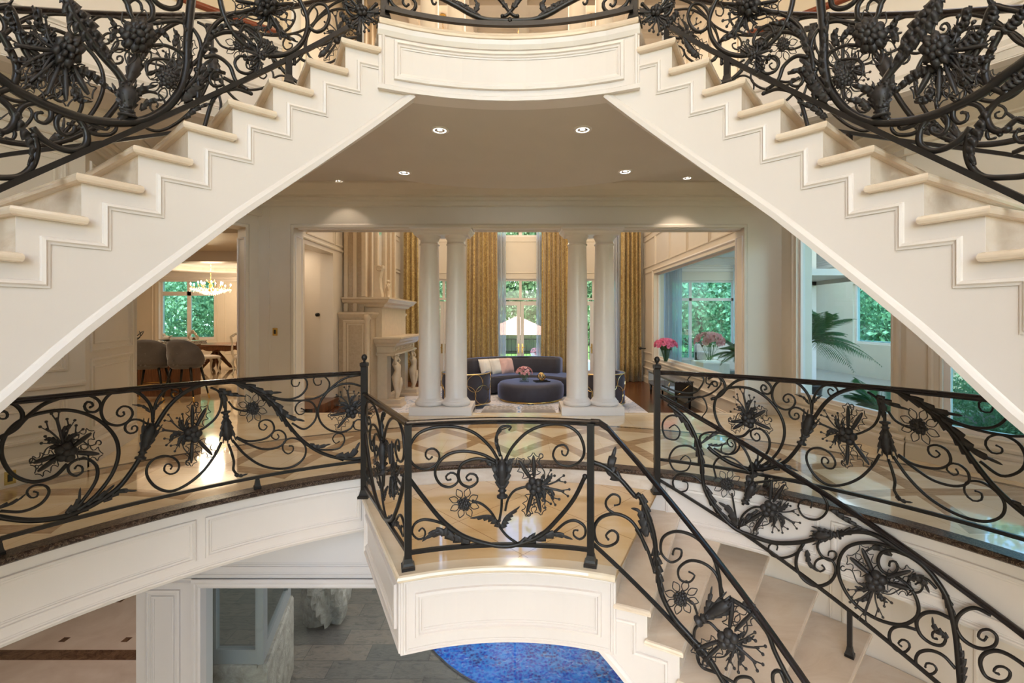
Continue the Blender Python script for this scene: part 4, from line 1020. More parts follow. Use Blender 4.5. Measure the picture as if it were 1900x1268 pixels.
# ---- small wall sockets and switch
def plate(name, label, p, n, w, h, mat, cat='switch'):
    n = Vector(n).normalized(); u = Vector((-n.y, n.x, 0)); Mx = Matrix(((u.x, n.x, 0, p[0]), (u.y, n.y, 0, p[1]), (0, 0, 1, p[2]), (0, 0, 0, 1)))
    t = thing(name, label, cat, p, world=True)
    MB().rbox((-w/2, 0, -h/2), (w/2, .008, h/2), .002, Mx).build('cover_plate', mat, t); MB().rbox((-w*.2, .006, -h*.28), (w*.2, .014, h*.28), .002, Mx).build('insert', M['black'], t)
q = atY(510, 616, 6.99); plate('light_switch', 'brass light switch on the cream wall left of the living room opening', (q.x, 6.998, q.z), (0, -1), .075, .12, M['brass'])
q = atY(4, 889, 3.95); plate('wall_socket', 'brass wall socket low on the panelled wall at the left edge', (-4.565, 3.98, q.z), (.93, -.36), .075, .12, M['brass'], 'socket')
q = Vector((3.535, 7.6, -.10)); plate('wall_socket', 'dark socket in the baseboard right of the console', q, (-1, 0), .05, .08, M['dark_metal'], 'socket')
q = Vector((3.535, 12.2, -.14)); plate('wall_socket', 'dark socket in the baseboard beside the corner drape', q, (-1, 0), .05, .08, M['dark_metal'], 'socket')
# ---- fireplace
fp = thing('stone_fireplace', 'tall carved limestone fireplace with caryatids against the left living room wall', 'fireplace', (-3.2, 10, -.32), world=True)
Z0 = -.32
mb = MB(); mb.box((-3.61, 8.78, Z0), (-2.98, 11.22, 1.60)); mb.build('chimney_breast', M['stone'], fp)
mf_ = lambda u, v, h: Vector((u, 8.78-h, v))
mb = MB(); mb.mold(mf_, rect(-3.50, -3.08, .0, 1.45), PM); mb.mold(mf_, rect(-3.44, -3.14, .06, 1.39), PMS)
mb.sweep([(-3.61, 8.78, 1.60), (-2.98, 8.78, 1.60), (-2.98, 11.22, 1.60), (-3.61, 11.22, 1.6)], [(0, -.08), (.02, -.06), (.05, -.02), (.06, .0), (.06, .03), (-.02, .03), (-.02, -.08)])
mb.sweep([(-3.61, 8.78, Z0), (-2.98, 8.78, Z0), (-2.98, 11.22, Z0)], [(0, 0), (.04, 0), (.04, .12), (.02, .16), (0, .18)])
for x in (-3.05,): mb.lathe([(.07, 0), (.07, .05), (.045, .08), (.045, 1.6), (.07, 1.66), (.07, 1.74)], 16, Matrix.Translation((x, 8.78, -.15)))
mb.build('panel_moulding', M['stone_pale'], fp)
mb = MB(); mb.box((-3.61, 9.0, 1.6), (-3.20, 11.0, 8.0)); mb.build('overmantel', M['stone'], fp)
mb = MB()
for y in (8.98, 9.35, 9.72, 10.28, 10.65, 11.02): mb.box((-3.22, y-.05, 1.95), (-3.14, y+.05, 8.0))
for x in (-3.58, -3.40): mb.box((x, 8.96, 1.65), (x+.07, 9.02, 8.0))
mb.build('pilaster_strip', M['stone_pale'], fp)
MB().box((-3.20, 9.5, 2.1), (-3.185, 10.5, 3.9)).build('mirror', M['steel'], fp)
crn = [(0, 0), (.22, 0), (.22, -.03), (.19, -.05), (.16, -.10), (.08, -.14), (.06, -.18), (.02, -.2), (0, -.2)]
mb = MB(); mb.sweep([(-3.6, 9.08, 1.93), (-2.86, 9.08, 1.93), (-2.86, 10.92, 1.93), (-3.6, 10.92, 1.93)], crn); mb.box((-3.6, 9.08, 1.05), (-2.86, 10.92, 1.93))
mb.build('upper_shelf', M['stone_pale'], fp)
mb = MB(); mb.sweep([(-3.6, 9.12, 1.13), (-2.64, 9.12, 1.13), (-2.64, 10.88, 1.13), (-3.6, 10.88, 1.13)], crn); mb.box((-3.6, 9.12, .74), (-2.64, 10.88, 1.13))
mb.sweep([(-3.6, 9.12, .76), (-2.64, 9.12, .76), (-2.64, 10.88, .76), (-3.6, 10.88, .76)], [(0, 0), (.05, 0), (.05, .03), (0, .05)])
for k in range(12):
    y = 9.3+k*.125; mb.ball((-2.635, y, .87), .05, 6, (.4, 1, .8))
mb.build('mantel', M['stone_pale'], fp)
for k in range(2):
    y = 9.30+k*1.38
    pf = [(.20, .0), (.20, .03)]
    mb = MB(); mb.rbox((-2.98, y-.17, Z0), (-2.50, y+.17, Z0+.17), .01); mb.sweep([(-2.98, y-.17, Z0), (-2.50, y-.17, Z0), (-2.50, y+.17, Z0), (-2.98, y+.17, Z0)], [(0, 0), (.03, 0), (.03, .05), (.01, .08), (0, .08)]); mb.box((-2.98, y-.13, Z0), (-2.78, y+.13, .76))
    b_ = mb.build('pier', M['stone_pale'], fp)
    # carved standing figure: draped legs, waist, torso, shoulders, raised arms and head under a scroll
    mb = MB(); C_ = lambda x, z: Vector((x, y, z))
    prof = [(.055, -.15), (.06, -.05), (.075, .08), (.10, .22), (.115, .30), (.085, .38), (.075, .43), (.095, .50), (.105, .55), (.06, .60), (.035, .63), (.03, .65)]
    xs_ = [-2.62, -2.60, -2.62, -2.63, -2.63, -2.61, -2.60, -2.61, -2.63, -2.65, -2.66, -2.66]
    n = 18; vs = []; fs = []
    for (r, z), xx in zip(prof, xs_):
        for i in range(n): a = 6.283*i/n; f_ = 1+.08*math.sin(a*9)*(1 if z < .3 else 0); vs.append((xx+r*math.cos(a)*.8*f_, y+r*math.sin(a)*f_, z))
    for k2 in range(len(prof)-1):
        for i in range(n): j = (i+1) % n; fs.append((k2*n+i, k2*n+j, (k2+1)*n+j, (k2+1)*n+i))
    mb.add(vs, fs, True); mb.ball((-2.64, y, .69), .055, 10, (1, .85, 1.2)); mb.ball((-2.60, y-.045, .52), .035).ball((-2.60, y+.045, .52), .035)
    for s in (-1, 1): mb.tube([C_(-2.63, .57)+Vector((0, s*.09, 0)), C_(-2.60, .62)+Vector((0, s*.15, 0)), C_(-2.64, .73)+Vector((0, s*.08, 0))], [.03, .025, .02], 8)
    mb.tube([C_(-2.62, -.15), C_(-2.58, .02)+Vector((0, .03, 0)), C_(-2.54, .16), C_(-2.53, .28)], [.03, .05, .05, .02], 8)
    mb.build('caryatid', M['stone_pale'], fp)
    mb = MB(); sc = [(-2.70+.07*math.exp(-.15*a)*math.cos(a)+.04, y, .72+.07*math.exp(-.15*a)*math.sin(a)) for a in [i*.5 for i in range(20)]]
    mb.tube(sc, .03, 6); mb.build('volute', M['stone_pale'], fp)
MB().box((-3.0, 9.47, Z0), (-2.97, 10.53, .74)).build('firebox', M['black'], fp)
for (x, yy, z, h, lb, nm_) in ((-2.98, 9.2, 1.935, .62, 'pale carved scroll bracket standing on the fireplace shelf', 'carved_bracket'), (-2.94, 9.75, 1.935, .42, 'small pale figurine on the fireplace shelf beside the mirror', 'figurine')):
    t = thing(nm_, lb, 'ornament', (x, yy, z))
    if nm_ == 'carved_bracket':
        mb = MB(); ol = [(0, .0), (.10, 0), (.10, .06), (.07, .2), (.06, .4), (.09, .55), (.12, .60), (.12, .66), (-.05, .66), (-.05, 0)]
        Q = Matrix(((1, 0, 0, 0), (0, 0, 1, -.08), (0, 1, 0, 0), (0, 0, 0, 1))); mb.layers(ol, [(0, 0), (0, .16)], Q)
        mb.tube([(.05+.05*math.cos(a), -.085, .6+.05*math.sin(a)) for a in [i*.6 for i in range(11)]], .012, 6); mb.build('scroll', M['stone_pale'], t)
    else:
        MB().lathe([(.07, 0), (.07, .03), (.04, .05), (.05, .12), (.06, .2), (.035, .28), (.05, .31), (.02, .34)], 12).ball((0, 0, .38), .035).build('body', M['stone_pale'], t)
        MB().tube([(0, -.04, .3), (.03, -.10, .25), (.02, -.06, .18)], .013, 6).tube([(0, .04, .3), (.03, .1, .36), (.0, .07, .42)], .013, 6).build('arm', M['stone_pale'], t)
t = thing('dark_figurine', 'small dark sculpture on the floor behind the far caryatid', 'sculpture', (-2.42, 11.45, -.32))
MB().lathe([(.10, 0), (.12, .1), (.06, .2), (.11, .35), (.12, .45), (.05, .55)], 10).ball((0, 0, .61), .07).build('body', M['black'], t)
# ---- kitchen island, stools, dining set
isl = thing('kitchen_island', 'walnut kitchen island with pale granite top behind the grey stools', 'kitchen island', (-7.6, 9.1, 0), world=True)
MB().box((-9.6, 8.62, 0), (-6.42, 8.92, 1.00)).build('cabinet_body', M['walnut'], isl)
mb = MB()
for i in range(6): mb.mold(lambda u, v, h: Vector((u, 8.62-h, v)), rect(-9.55+.55*i, -9.1+.55*i, .14, .9), PM)
mb.build('door_panel', M['walnut'], isl)
gr = NB('granite'); GR = gr.done(gr.ramp(gr.noise(60, 6), [(.35, (.20, .15, .11)), (.55, (.60, .54, .47)), (.7, (.75, .70, .62))]), .1)
MB().layers([(-9.8, 8.42), (-6.35, 8.42), (-6.35, 9.0), (-9.8, 9.0)], [(.01, 1.0), (0, 1.01), (0, 1.03), (.01, 1.04), (.01, 1.05), (-.0, 1.06), (.006, 1.075)]).build('countertop', GR, isl)
def stool(x, label):
    t = thing('bar_stool', label, 'bar stool', (x, 8.14, 0), 'grey tufted bar stools at the island', rad(6))
    def sh(mb, sgn):
        n = 20; m = 8; vs = []; fs = []
        for j in range(m+1):
            v = j/m
            for i in range(n+1):
                u = i/n; a = rad(-195+210*u); top = .72+.46*(1-abs(u*2-1)**2.2)*.9
                z = .66+(top-.66)*v; r = .25+.02*v
                tf = .008*math.sin(u*26)*math.sin(v*9)*sgn
                vs.append(((r+sgn*.025+tf)*math.cos(a)*1.02, (r+sgn*.025+tf)*math.sin(a)*.9, z))
        for j in range(m):
            for i in range(n): q = j*(n+1)+i; f = (q, q+1, q+n+2, q+n+1); fs.append(f if sgn > 0 else f[::-1])
        return mb.add(vs, fs, True)
    o = MB(); sh(o, 1); bk = o.build('backrest', M['grey_velvet'], t); md = bk.modifiers.new('thickness', 'SOLIDIFY'); md.thickness = .05; md.offset = -1
    mb = MB()
    for r_ in range(3):
        for c_ in range(6):
            a = rad(-160+28*c_+(14 if r_ % 2 else 0)); mb.ball((.285*math.cos(a), .26*math.sin(a), .76+.12*r_), .009, 4)
    mb.build('tufting_button', M['grey_velvet'], bk)
    MB().lathe([(.22, .60), (.25, .64), (.25, .69), (.2, .72), (.001, .725)], 20).build('seat', M['grey_velvet'], t)
    for sx_ in (-1, 1):
        for sy_ in (-1, 1):
            l = MB().tube([(sx_*.25, sy_*.22, .10), (sx_*.16, sy_*.15, .62)], [.014, .022], 8).build('leg', M['dark_metal'], t)
            MB().tube([(sx_*.268, sy_*.235, 0), (sx_*.25, sy_*.22, .10)], [.012, .014], 8).build('brass_cap', M['brass'], l)
    MB().tube([(-.20, -.18, .32), (.20, -.18, .32)], .009, 6).tube([(-.2, .18, .32), (.2, .18, .32)], .009, 6).build('footrest', M['brass'], t)
    return t
s1 = stool((281-VX)*8.14/FPX, 'grey tufted bar stool nearest the panelled wall on the left'); dup(s1, ((341-VX)*8.14/FPX, 8.2, 0), None, 'grey tufted bar stool nearest the end of the island')
s1.rotation_euler.z = rad(20)
bw = thing('wire_bowl', 'dark twisted wire bowl at the left on the island top', 'bowl', (-7.66, 8.75, 1.075))
mb = MB()
for k in range(9):
    a0_ = k*.7; mb.tube([((.06+.13*u)*math.cos(a0_+u*1.6), (.06+.13*u)*math.sin(a0_+u*1.6), .01+.17*u*u) for u in [i/8 for i in range(9)]], .008, 5)
mb.tube([(.06*math.cos(i*.5), .06*math.sin(i*.5), .01) for i in range(14)], .008, 5); mb.build('wires', M['dark_metal'], bw)
pl = thing('serving_plate', 'flat dark plate on the island top', 'plate', (-6.8, 8.72, 1.075)); MB().lathe([(.12, 0), (.2, .012), (.24, .022), (.23, .024), (.1, .012), (.001, .01)], 24).build('dish', M['dark_metal'], pl)
pb = thing('small_bird_figurine', 'small tan figurine on the island top beyond the stools', 'ornament', (-7.05, 8.85, 1.075)); MB().ball((0, 0, .05), .05, 8, (1.3, .8, 1)).ball((-.05, 0, .11), .03).tube([(.05, 0, .06), (.12, 0, .10)], [.02, .006], 6).build('body', M['pillow'], pb)
dt = thing('dining_table', 'carved dark walnut dining table beyond the kitchen island', 'dining table', (-8.3, 13.2, 0))
ol = [(1.5*math.cos(rad(a)), .75*math.sin(rad(a))) for a in range(0, 360, 10)]
MB().layers(ol, [(.03, .72), (0, .735), (0, .76), (.02, .775)]).build('table_top', M['walnut'], dt)
mb = MB(); vs = []; fs = []; n = 72
for i in range(n):
    a = 6.283*i/n; x, y = 1.42*math.cos(a), .68*math.sin(a); vs += [(x, y, .72), (x, y, .64-.05*abs(math.sin(a*9)))]
for i in range(n): j = (i+1) % n; fs.append((2*i, 2*j, 2*j+1, 2*i+1))
mb.add(vs, fs); a_ = mb.build('carved_apron', M['walnut'], dt); a_.modifiers.new('thickness', 'SOLIDIFY').thickness = .03
for s in (-1, 1):
    mb = MB().lathe([(.10, .25), (.16, .34), (.12, .42), (.08, .5), (.14, .6), (.2, .72)], 16, Matrix.Translation((s*.75, 0, 0)))
    for k in range(4):
        a = rad(45+90*k); d_ = Vector((math.cos(a), math.sin(a), 0)); c_ = Vector((s*.75, 0, 0))
        mb.tube([c_+d_*.05+Vector((0, 0, .5)), c_+d_*.16+Vector((0, 0, .34)), c_+d_*.26+Vector((0, 0, .2)), c_+d_*.36+Vector((0, 0, .08)), c_+d_*.44+Vector((0, 0, .05)), c_+d_*.47+Vector((0, 0, .02))], [.05, .06, .05, .05, .04, .03], 8)
    mb.build('pedestal', M['walnut'], dt)
def dchair(loc, rz, label):
    t = thing('dining_chair', label, 'dining chair', loc, 'ivory carved dining chairs', rz)
    MB().layers([(-.25, -.24), (.25, -.24), (.22, .24), (-.22, .24)], [(.02, .42), (0, .44), (0, .47), (.03, .50), (.10, .515)]).build('seat', M['pillow'], t)
    mb = MB()
    for s in (-1, 1): mb.tube([(s*.20, .23, .44), (s*.235, .26, .62), (s*.22, .29, .85), (s*.25, .32, 1.02), (s*.15, .33, 1.10), (0, .33, 1.15)], [.02, .026, .02, .028, .026, .032], 8)
    for k in range(7): a = rad(30+20*k); mb.ball((.22*math.cos(a), .33, .97+.17*math.sin(a)), .035, 6)
    mb.ball((0, .33, 1.17), .05, 6, (1.6, .6, .8)); mb.build('back_frame', M['ivory'], t)
    MB().ball((0, .30, .82), .16, 12, (.85, .18, 1.15)).build('back_cushion', M['walnut'], t)
    for sx_ in (-1, 1): 
        for sy_, in ((-1,), (1,)):
            MB().tube([(sx_*.21, sy_*.2, .44), (sx_*.235, sy_*.23, .33), (sx_*.205, sy_*.2, .15), (sx_*.22, sy_*.23, .03), (sx_*.23, sy_*.25, 0)], [.03, .034, .02, .016, .024], 8).build('leg', M['ivory'], t)
    return t
c1 = dchair(((383-VX)*12.2/FPX, 12.2, 0), rad(150), 'ivory carved dining chair standing left in front of the dark table')
dup(c1, (-7.62, 12.25, 0), rad(200), 'ivory carved dining chair half hidden by the door jamb'); dup(c1, (-8.7, 14.3, 0), rad(0), 'ivory carved dining chair behind the dark table')
# ---- chandeliers
def chandelier(loc, R_, H, drop, label, arms=14, tiers=3, power=40, lights=True, cen=True):
    t = thing('crystal_chandelier', label, 'chandelier', loc)
    mb = MB(); mb.lathe([(.06, drop), (.07, drop-.02), (.02, drop-.06)], 16)
    n = int((drop-H*.6)/.05)
    for k in range(n): z = H*.6+.05*k; mb.tube([(.012*math.cos(a)*(1 if k % 2 else .3), .012*math.sin(a)*(.3 if k % 2 else 1), z+.03*math.sin(a*0)+.025*math.cos(a)) for a in [i*1.05 for i in range(7)]], .004, 4)
    mb.build('chain', M['brass'], t)
    mb = MB(); mb.lathe([(.01, H*.6), (.05, H*.5), (.02, H*.4), (.06, H*.2), (.03, 0), (.07, -H*.15), (.02, -H*.35)], 14)
    pos_ = []
    for k in range(arms):
        a = 6.283*k/arms; rr_ = R_*(1 if k % 2 else .62); zz = H*.05 if k % 2 else H*.22
        d_ = Vector((math.cos(a), math.sin(a), 0)); mb.tube([d_*.03+Vector((0, 0, 0)), d_*rr_*.4+Vector((0, 0, -H*.18)), d_*rr_*.8+Vector((0, 0, -H*.12)), d_*rr_+Vector((0, 0, zz))], .009, 6)
        mb.lathe([(.03, 0), (.035, .01), (.012, .012), (.012, .06)], 8, Matrix.Translation(d_*rr_+Vector((0, 0, zz)))); pos_.append(d_*rr_+Vector((0, 0, zz+.06)))
    for k in range(6): a = 6.283*k/6; d_ = Vector((math.cos(a), math.sin(a), 0)); mb.tube([d_*.03+Vector((0, 0, H*.42)), d_*.09+Vector((0, 0, H*.55)), d_*.12+Vector((0, 0, H*.7))], .006, 5)
    mb.build('brass_frame', M['brass'], t)
    mb = MB()
    for p_ in pos_: mb.ball(p_+Vector((0, 0, .03)), .02, 6, (.8, .8, 1.6))
    mb.build('candle_bulb', M['bulb'], t)['kind'] = 'stuff'
    mb = MB(); rnd = random.Random(3)
    for ti in range(tiers*3):
        f = ti/(tiers*3-1); rr_ = R_*(1-.75*f); zz = -H*.12-H*.42*f
        m = max(8, int(30*rr_/R_))
        for k in range(m):
            a = 6.283*k/m+ti*.2; mb.ball((rr_*math.cos(a), rr_*math.sin(a), zz+.02*rnd.random()), .016, 4, (.8, .8, 1.7))
    for p_ in pos_:
        for q in range(3): mb.ball(p_+Vector((.02*math.cos(q*2.1), .02*math.sin(q*2.1), -.13-.03*q)), .012, 4, (.8, .8, 1.8))
    mb.build('crystal_drops', M['crystal'], t)['kind'] = 'stuff'
    if lights: light('POINT', 'chandelier_light', (loc[0], loc[1], loc[2]-.1), power, (1, .78, .5), R_*.5)
    return t
chandelier(((391-VX)*13.4/FPX, 13.4, 2.42), .50, .36, 3.37-2.42, 'lit crystal chandelier over the dining table beyond the kitchen', power=50)
chandelier((-.10, 9.9, 3.98), .72, .55, 8.2-3.98, 'large crystal chandelier hanging in the living room above the ottoman', arms=20, power=60)
chandelier((-1.76, 9.86, 7.55), .22, .35, .65, 'small crystal lamp of the coffered ceiling, left of the middle chain', arms=6, power=12)
chandelier((1.51, 9.86, 7.55), .22, .35, .65, 'small crystal lamp of the coffered ceiling, right of the middle chain', arms=6, power=12)
# ---- potted palms in the garden room
def palm(loc, h, n, L, seedv, label, tilt=0):
    rnd = random.Random(seedv); t = thing('potted_palm', label, 'potted palm', loc)
    MB().lathe([(.16, 0), (.2, .02), (.24, .32), (.25, .34), (.22, .34), (.20, .30), (.001, .30)], 20).build('pot', M['dark_metal'], t)
    MB().tube([(0, 0, .3), (.02, 0, .3+h*.5), (0, 0, .3+h)], [.05, .04, .04], 8).build('trunk', M['bark'], t)
    for k in range(n):
        a = 6.283*k/n+rnd.random()*.5; up = rnd.uniform(.35, 1.25); l = L*rnd.uniform(.75, 1.1); mb = MB(); d_ = Vector((math.cos(a), math.sin(a), 0)); pts = []
        for i in range(15): u = i/14; pts.append(Vector((0, 0, .3+h))+d_*l*(u*math.cos(up)+.1*u*u)+Vector((0, 0, l*(u*math.sin(up)-.75*u*u*math.cos(up)-.1*u*u))))
        mb.tube(pts, [.010*(1-u/16) for u in range(15)], 4)
        for i in range(2, 15):
            for q in range(3):
                p_ = pts[i].lerp(pts[min(14, i+1)], q*.333); tg = (pts[min(14, i+1)]-pts[i-1]).normalized(); sd = tg.cross(Vector((0, 0, 1))).normalized(); ll_ = l*.30*math.sin(math.pi*min(1, (i+q*.5)/15+.12))+.03
                for s in (-1, 1):
                    e = p_+sd*s*ll_*.75+tg*ll_*.6+Vector((0, 0, -ll_*.35)); m_ = p_.lerp(e, .45)+Vector((0, 0, ll_*.06)); w = tg*.010
                    mb.add([p_, m_-w, e, m_+w], [(0, 1, 2, 3)])
        mb.build('frond', M['palm'], t)
    return t
palm((5.15, 8.1, -.02), .75, 26, 1.15, 3, 'large green potted palm behind the tall inner window on the right')
palm((4.55, 9.35, -.02), .45, 18, .68, 8, 'green potted palm at the right end of the living room inner window')
palm((5.2, 6.5, -.5), .30, 18, .85, 12, 'low spreading potted palm outside, between the two right windows')
st(MB().box((5.9, 3.5, -.8), (9.3, 7.2, -.5)).box((4.4, 4.95, -.8), (5.9, 7.2, -.5)).build('ground', M['grass']))
# ---- white seat and table in the garden room
t = thing('garden_room_sofa', 'white low sofa in the garden room by its window', 'sofa', (5.9, 12.6, -.02)); MB().rbox((-.9, -.4, .1), (.9, .4, .42), .05).build('seat', M['pillow'], t); MB().rbox((-.9, .25, .1), (.9, .45, .8), .05).build('backrest', M['pillow'], t)
for s in (-1, 1): MB().rbox((s*.8-.1, -.4, .1), (s*.8+.1, .4, .6), .04).build('armrest', M['pillow'], t)
for sx_ in (-1, 1):
    for sy_ in (-1, 1): MB().box((sx_*.8-.03, sy_*.35-.03, 0), (sx_*.8+.03, sy_*.35+.03, .12)).build('leg', M['dark_metal'], t)
# ---- boulder beyond the lower glass
mb = MB(); rnd = random.Random(9); n = 16; vs = []; fs = []
for j in range(n+1):
    for i in range(n*2):
        ph = math.pi*j/n; a = math.pi*i/n; r = .44*(1+.22*math.sin(a*2+1)*math.sin(ph)+.12*math.sin(a*5+ph*3)+.06*math.sin(a*11+ph*7)+rnd.uniform(-.012, .012))
        vs.append((r*math.sin(ph)*math.cos(a)*.85, r*math.sin(ph)*math.sin(a)*.7, .52-r*1.25*math.cos(ph)*(1.1 if j > n/2 else 1)))
for j in range(n):
    for i in range(n*2): k = (i+1) % (n*2); fs.append((j*2*n+i, j*2*n+k, (j+1)*2*n+k, (j+1)*2*n+i))
mb.add(vs, fs); o = mb.build('boulder', M['boulder']); o.location = (-3.16, 7.2, -3.43); o.scale = (.82, .82, .95); o['label'] = 'large pale rough boulder on the slate floor behind the lower glass wall'; o['category'] = 'boulder'
sb = MB(); sb.rbox((-3.52, 4.98, -3.4), (-2.96, 5.12, -2.36), .02); sb.layers([(-2.96, 4.98), (-2.84, 4.98), (-3.20, 6.25), (-3.32, 6.25)], [(.0, -3.4), (0, -2.4), (.015, -2.36)]); o = sb.build('stone_wall', M['boulder']); o['label'] = 'low rough stone wall carrying the glazed frame behind the lower glass'; o['category'] = 'stone wall'
# ---- outdoors
st(MB().box((-40, 13.45, -.8), (45, 90, -.5)).box((9.3, -20, -.8), (60, 13.45, -.5)).box((-60, -20, -.8), (-14.7, 60, -.5)).box((-14.7, -20, -.8), (-5.7, 5.2, -.5)).box((-5.7, -20, -.8), (5.9, -4.6, -.5)).box((5.9, -20, -.8), (9.3, 3.5, -.5)).build('ground', M['grass']))
st(MB().box((-6, 13.45, -.5), (8, 21, -.42)).build('ground', M['patio']))
leafproto = []
def crown_mesh(seedv, n=5200, size=.34):
    rnd = random.Random(seedv); mb = MB(); lob = [(Vector((rnd.uniform(-.6, .6), rnd.uniform(-.6, .6), rnd.uniform(-.55, .7))), rnd.uniform(.35, .6)) for _ in range(13)]
    for k in range(n):
        c, r = lob[rnd.randrange(13)]; d_ = Vector((rnd.gauss(0, 1), rnd.gauss(0, 1), rnd.gauss(0, 1))).normalized(); p = (c+d_*r*rnd.uniform(.8, 1.05))
        Q = Matrix.Translation(p) @ d_.to_track_quat('Z', 'Y').to_matrix().to_4x4() @ Matrix.Rotation(rnd.random()*6.28, 4, 'Z') @ Matrix.Rotation(rnd.uniform(-.9, .9), 4, 'X')
        s = size*rnd.uniform(.10, .22)*.75; mb.add([Q @ Vector(v) for v in ((-s*.5, 0, 0), (0, -s*.9, s*.1), (s*.5, 0, 0), (0, s*.9, s*.1))], [(0, 1, 2, 3)])
    return mb
def core(seedv):
    mb = MB(); rnd = random.Random(seedv)
    for k in range(7): mb.ball((rnd.uniform(-.5, .5), rnd.uniform(-.5, .5), rnd.uniform(-.5, .55)), rnd.uniform(.25, .4), 6)
    return mb
trees = []
def tree(x, y, z, s, h, label, group, proto=None):
    if proto is None:
        t = thing('leafy_tree', label, 'tree', (x, y, z), group)
        cr_ = crown_mesh(len(trees)+40).build('foliage', M['leaf'], t); cr_.location = (0, 0, h); cr_.scale = (s, s, s*1.15)
        co_ = MB().tube([(0, 0, 0), (.1, 0, h*.5), (0, 0, h)], [.22, .16, .1], 8).build('trunk', M['bark'], t)
        trees.append((t, s, h)); return t
    t0, s0, h0 = proto; r = dup(t0, (x, y, z), random.random()*6.28, label, group); r.scale = (s/s0,)*3; return r
G1 = 'trees beyond the garden doors'; G2 = 'trees beyond the dining room window'; G3 = 'trees outside the right hand windows'
tree(-2.5, 34, -.5, 3.6, 4.0, 'leafy green tree beyond the garden doors', G1); tree(3.5, 35, -.5, 3.8, 3.6, 'leafy green tree beyond the garden doors', G1)
rnd = random.Random(17)
for k in range(11): tree(-9+2.6*k+rnd.uniform(-1, 1), 34+rnd.uniform(-1, 6), -.5, rnd.uniform(3.6, 5), 4, 'leafy green tree beyond the garden doors', G1, trees[k % 2])
for k in range(5): tree(-6+3.2*k, 36, 5.5, 4.4, 4, 'leafy green tree beyond the garden doors', G1, trees[k % 2])
for k in range(6): tree(-17.5+2.3*k+rnd.uniform(-.4, .4), 19.8+rnd.uniform(-.5, 1.0), -1.5+(k % 2)*1.9, 2.3, 2.6, 'dense green tree beyond the dining room window', G2, trees[k % 2])
for k in range(6): tree(-20+3*k, 23.5, 1.8, 3.0, 3, 'dense green tree beyond the dining room window', G2, trees[k % 2])
for k in range(7): tree(6+2.6*k, 20.5+rnd.uniform(-.5, 1.5), -1.0+(k % 2)*1.6, 2.8, 2.6, 'dense green tree outside the right hand windows', G3, trees[k % 2])
for k in range(9): tree(13.2+rnd.uniform(0, 1.5), 1.5+2.2*k, -1.2+(k % 2)*1.7, 2.5, 2.4, 'dense green tree outside the right hand windows', G3, trees[k % 2])
for k in range(12): tree(6.6+.85*(k % 3)+rnd.uniform(-.1, .1)+.25*(k//3), 5.0+1.0*(k//3)+rnd.uniform(-.2, .2), -.98+.12*(k % 3), .72, .9, 'low leafy shrub in front of the grey concrete wall', 'shrubs in front of the concrete wall', trees[k % 2])
cw = thing('concrete_wall', 'grey concrete garden wall outside the right hand windows', 'wall', (11.4, 7, -.5), world=True)
MB().box((11.3, 0, -.5), (11.55, 16, .62)).build('panel', M['concrete'], cw); MB().box((11.24, 0, .62), (11.61, 16, .78)).build('coping', M['concrete'], cw)
ga = thing('garden_pavilion', 'white pavilion with a red shingled hipped roof beyond the garden doors', 'pavilion', (-.3, 26.5, -.5)); ga.scale = (.9, .9, .93)
mb = MB(); mb.add([(-2.6, -2.0, 1.20), (2.6, -2.0, 1.20), (2.6, 2, 1.20), (-2.6, 2, 1.20), (0, 0, 2.35)], [(0, 1, 4), (1, 2, 4), (2, 3, 4), (3, 0, 4), (3, 2, 1, 0)]); mb.build('roof', M['rooftile'], ga)
for sx_ in (-1, 1):
    for sy_ in (-1, 1): MB().box((sx_*2-.09, sy_*1.8-.09, 0), (sx_*2+.09, sy_*1.8+.09, 1.25)).build('post', M['ivory'], ga)
MB().box((-2.1, 1.7, 0), (2.1, 1.9, 1.18)).build('back_wall', M['patio'], ga)
fe = thing('garden_fence', 'black metal fence on the terrace beyond the garden doors', 'fence', (0, 20.5, -.45), world=True)
mb = MB()
for z in (-.05, .55): mb.box((-8, 20.48, z), (9, 20.52, z+.035))
mb.build('rail', M['dark_metal'], fe); mb = MB()
for k in range(100): mb.box((-8+.17*k, 20.49, -.42), (-7.985+.17*k, 20.51, .57))
mb.build('balusters', M['dark_metal'], fe)['kind'] = 'stuff'
po = thing('flower_urn', 'white urn planter on the terrace outside the middle garden doors', 'planter', (.55, 18.5, -.42))
MB().lathe([(.15, 0), (.16, .04), (.06, .1), (.08, .2), (.22, .45), (.25, .5)], 16).build('urn', M['ivory'], po); mb = MB(); flowers(mb, Vector((0, 0, .5)), .25, 24, .07, 77, .8); mb.build('blossoms', M['pink_pale'], po)
# ================================================================ wrought iron railings
def Zc(ox, oy, sc): return lambda pts: [(ox+x/sc, oy+y/sc) for x, y in pts]
za = Zc(0, 640, 2.714); zd = Zc(640, 640, 2.757); zf = Zc(1180, 640, 2.0194); zg = Zc(1380, 840, 2.963); zh = Zc(0, 0, 2.536); zl = Zc(660, 0, 6.333); zn = Zc(540, 600, 7.046)
def spline(pts, step=4.0):
    """Catmull-Rom through the control points"""
    P = [Vector((p[0], p[1])) for p in pts]; out = []
    for i in range(len(P)-1):
        a = P[i-1] if i else P[0]*2-P[1]; b, c = P[i], P[i+1]; d = P[i+2] if i+2 < len(P) else P[-1]*2-P[-2]
        n = max(2, int((c-b).length/step))
        for k in range(n):
            t = k/n; out.append(((b*2)+(c-a)*t+(a*2-b*5+c*4-d)*t*t+(b*3-a-c*3+d)*t**3)*.5)
    out.append(P[-1]); return out
